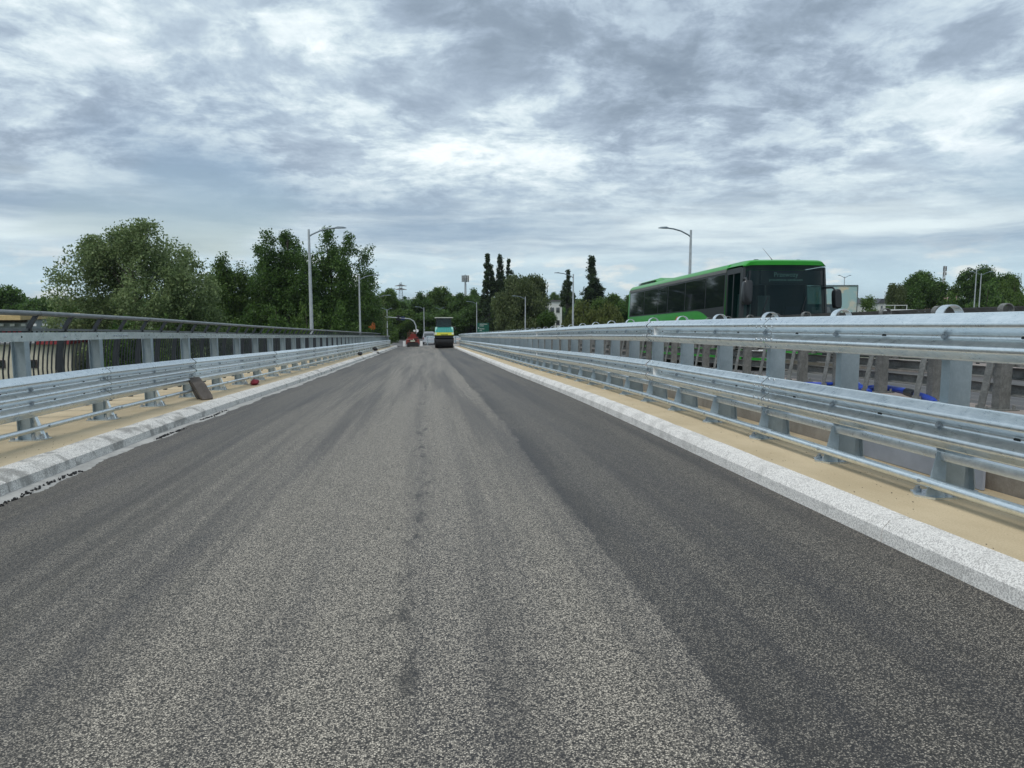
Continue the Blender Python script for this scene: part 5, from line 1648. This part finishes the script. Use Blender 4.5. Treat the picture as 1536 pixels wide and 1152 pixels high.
g, W_, H_ = building('house', 'small distant house with a dark pitched roof right of the mural wall', 1318, 1334, 150, 455, WWALL, 10)
m = MB(); m.prism([(-0.3, H_), (W_ + 0.3, H_), (W_ * 0.75, H_ + 1.0), (W_ * 0.2, H_ + 1.0)], 'y', -0.2, 10); link('roof', m.mesh('roof', simple('dark_tiles', (0.07, 0.075, 0.085))), g)
windows(g, [0.4, 1.3], H_ - 1.4, H_ - 0.4, 0.6)
g, W_, H_ = building('house', 'pale pink house glimpsed between the dark trees under the antenna mast', 1420, 1436, 140, 440, simple('pink_render', (0.55, 0.36, 0.30)), 10)
m = MB(); m.bbox(-0.2, W_ + 0.2, -0.2, 10, H_, H_ + 0.2); link('roof', m.mesh('roof', WWALL), g)
windows(g, [0.3, 1.2], H_ - 1.8, H_ - 0.7, 0.5)

def tube_frame():
    a, c = at(1327, 458, 64), at(1361, 458, 64)
    g = empty('tube_frame', (a[0], 64, GROUND), label='white tubular frame with a flat white top board beyond the far railing', cat='frame')
    W_, H_ = c[0] - a[0], a[2] - GROUND
    m = MB()
    for f in (0.02, 0.45, 0.98): m.tube([(W_ * f, 0, 0), (W_ * f, 0, H_)], 0.035, 6)
    m.tube([(0, 0, H_), (W_, 0, H_)], 0.035, 6)
    link('frame', m.mesh('frame', simple('pale_tube', (0.45, 0.47, 0.46))), g)
    m = MB(); m.bbox(-0.1, W_ * 1.3, -0.4, 0.4, H_ - 0.50, H_ - 0.38); link('board', m.mesh('board', WHITE), g)
tube_frame()

def mast(px, py, y, w_, kind, label):
    t = at(px, py, y)
    H = t[2] - GROUND
    g = empty('antenna_mast', (t[0], y, GROUND), label=label, cat='mast')
    m = MB()
    if kind == 'cell':
        m.tube([(0, 0, 0), (0, 0, H)], [0.7, 0.32], 10); link('pole', m.mesh('pole', LAMPM, 40), g)
        for k in range(6):
            a = k * math.pi / 3
            q = MB(); q.box((1.25 * math.cos(a), 1.25 * math.sin(a), H - 1.6), (0.45, 0.3, 2.6)); q.tube([(0, 0, H - 1.6), (1.2 * math.cos(a), 1.2 * math.sin(a), H - 1.6)], 0.08, 5)
            link('antenna', q.mesh('antenna', TRIM), g)
    else:
        for sx in (-1, 1):
            for sy in (-1, 1): m.tube([(sx * w_, sy * w_, 0), (sx * w_ * 0.25, sy * w_ * 0.25, H)], 0.09, 4)
        n = 14
        for i in range(n):
            z0, z1 = H * i / n, H * (i + 1) / n
            k0, k1 = w_ * (1 - 0.75 * i / n), w_ * (1 - 0.75 * (i + 1) / n)
            for s in (-1, 1):
                m.tube([(-s * k0, -k0, z0), (s * k1, -k1, z1)], 0.05, 3); m.tube([(-k0, -s * k0, z0), (-k1, s * k1, z1)], 0.05, 3)
                m.tube([(-k1, s * k1, z1), (k1, s * k1, z1)], 0.05, 3)
        link('lattice', m.mesh('lattice', simple('lattice_' + kind, (0.20, 0.23, 0.25) if kind == 'pylon' else (0.42, 0.40, 0.40))), g)
        q = MB()
        if kind == 'pylon':
            for zf in (0.80, 0.90): q.loft([[(-2.6, -.1, H * zf), (-2.6, .1, H * zf), (-2.6, 0, H * zf + .2)], [(0, -.3, H * zf), (0, .3, H * zf), (0, 0, H * zf + .9)], [(2.6, -.1, H * zf), (2.6, .1, H * zf), (2.6, 0, H * zf + .2)]])
            link('cross_arm', q.mesh('cross_arm', TRIM), g)
        else:
            for zf in (0.86, 0.93, 0.97):
                for s in (-1, 1): q.box((s * 0.5, -0.3, H * zf), (0.3, 0.3, 1.1))
            link('antenna', q.mesh('antenna', TRIM), g)
mast(698, 412, 300, 1, 'cell', 'mobile phone mast on a single pole above the far wood')
mast(601, 424, 330, 1.6, 'pylon', 'thin lattice power pylon over the notch in the far wood')
mast(1417, 399, 260, 0.7, 'radio', 'slim lattice radio mast between the dark trees on the right')

# far woods and hills
def ridge(name, y, x0, x1, base, top, seed, mat, rough=6, kind='structure'):
    r = np.random.default_rng(seed)
    n = 260
    xs = np.linspace(x0, x1, n)
    h = np.zeros(n)
    for k in range(1, 7): h += np.sin(xs * k * 0.0021 + r.uniform(0, 6)) / k * 0.35
    h = top + h * rough + r.normal(0, 1, n) * rough * 0.16
    m = MB()
    rows = [[(float(x), y, base) for x in xs], [(float(x), y + 60, float(z) * 0.6 + base * 0.4) for x, z in zip(xs, h)], [(float(x), y + 200, float(z)) for x, z in zip(xs, h)], [(float(x), y + 800, base) for x in xs]]
    m.loft(rows, False, False)
    o = link(name, m.mesh(name, mat)); o['kind'] = kind
HILL = simple('wooded_hill', (0.020, 0.042, 0.020), 0.95, 0, 0.3, 0.02)
ridge('hills', 2600, -2550, 2950, -10, 8.0, 3, HILL, 1.6)
ridge('hills', 4200, -2550, 2950, -12, 15.0, 4, HILL, 1.6)
def woods():
    """closed belts of distant wood across the plain"""
    g = np.random.default_rng(9)
    cs = []
    for k in range(3400):
        y = g.uniform(230, 1100)
        x = g.uniform(-0.95, 1.15) * y
        cs.append((x, y, GROUND + g.uniform(1.0, 5.0) + 0.0035 * (y - 200)))
    me = leaf_mesh('far_wood', np.array(cs), 14, 2.2, 2.2, LEAF['dark'], 0, 77)
    tag(link('far_wood', me), 'dark belts of distant wood across the plain', 'wood', None, 'stuff')
woods()

# ------------------------------------------------------------------ the air over the plain
def haze():
    m = MB(); m.bbox(-2600, 3000, -330, 5300, -13, 34)
    t = NT('haze_air')
    t.nt.nodes.clear()
    out = t.n('ShaderNodeOutputMaterial'); pv = t.n('ShaderNodeVolumePrincipled')
    pv.inputs['Color'].default_value = (0.80, 0.88, 0.97, 1); pv.inputs['Density'].default_value = 0.00012; pv.inputs['Anisotropy'].default_value = 0.2
    t.l(pv.outputs[0], out.inputs['Volume'])
    o = link('haze', m.mesh('haze', t.m)); o['kind'] = 'stuff'
haze()
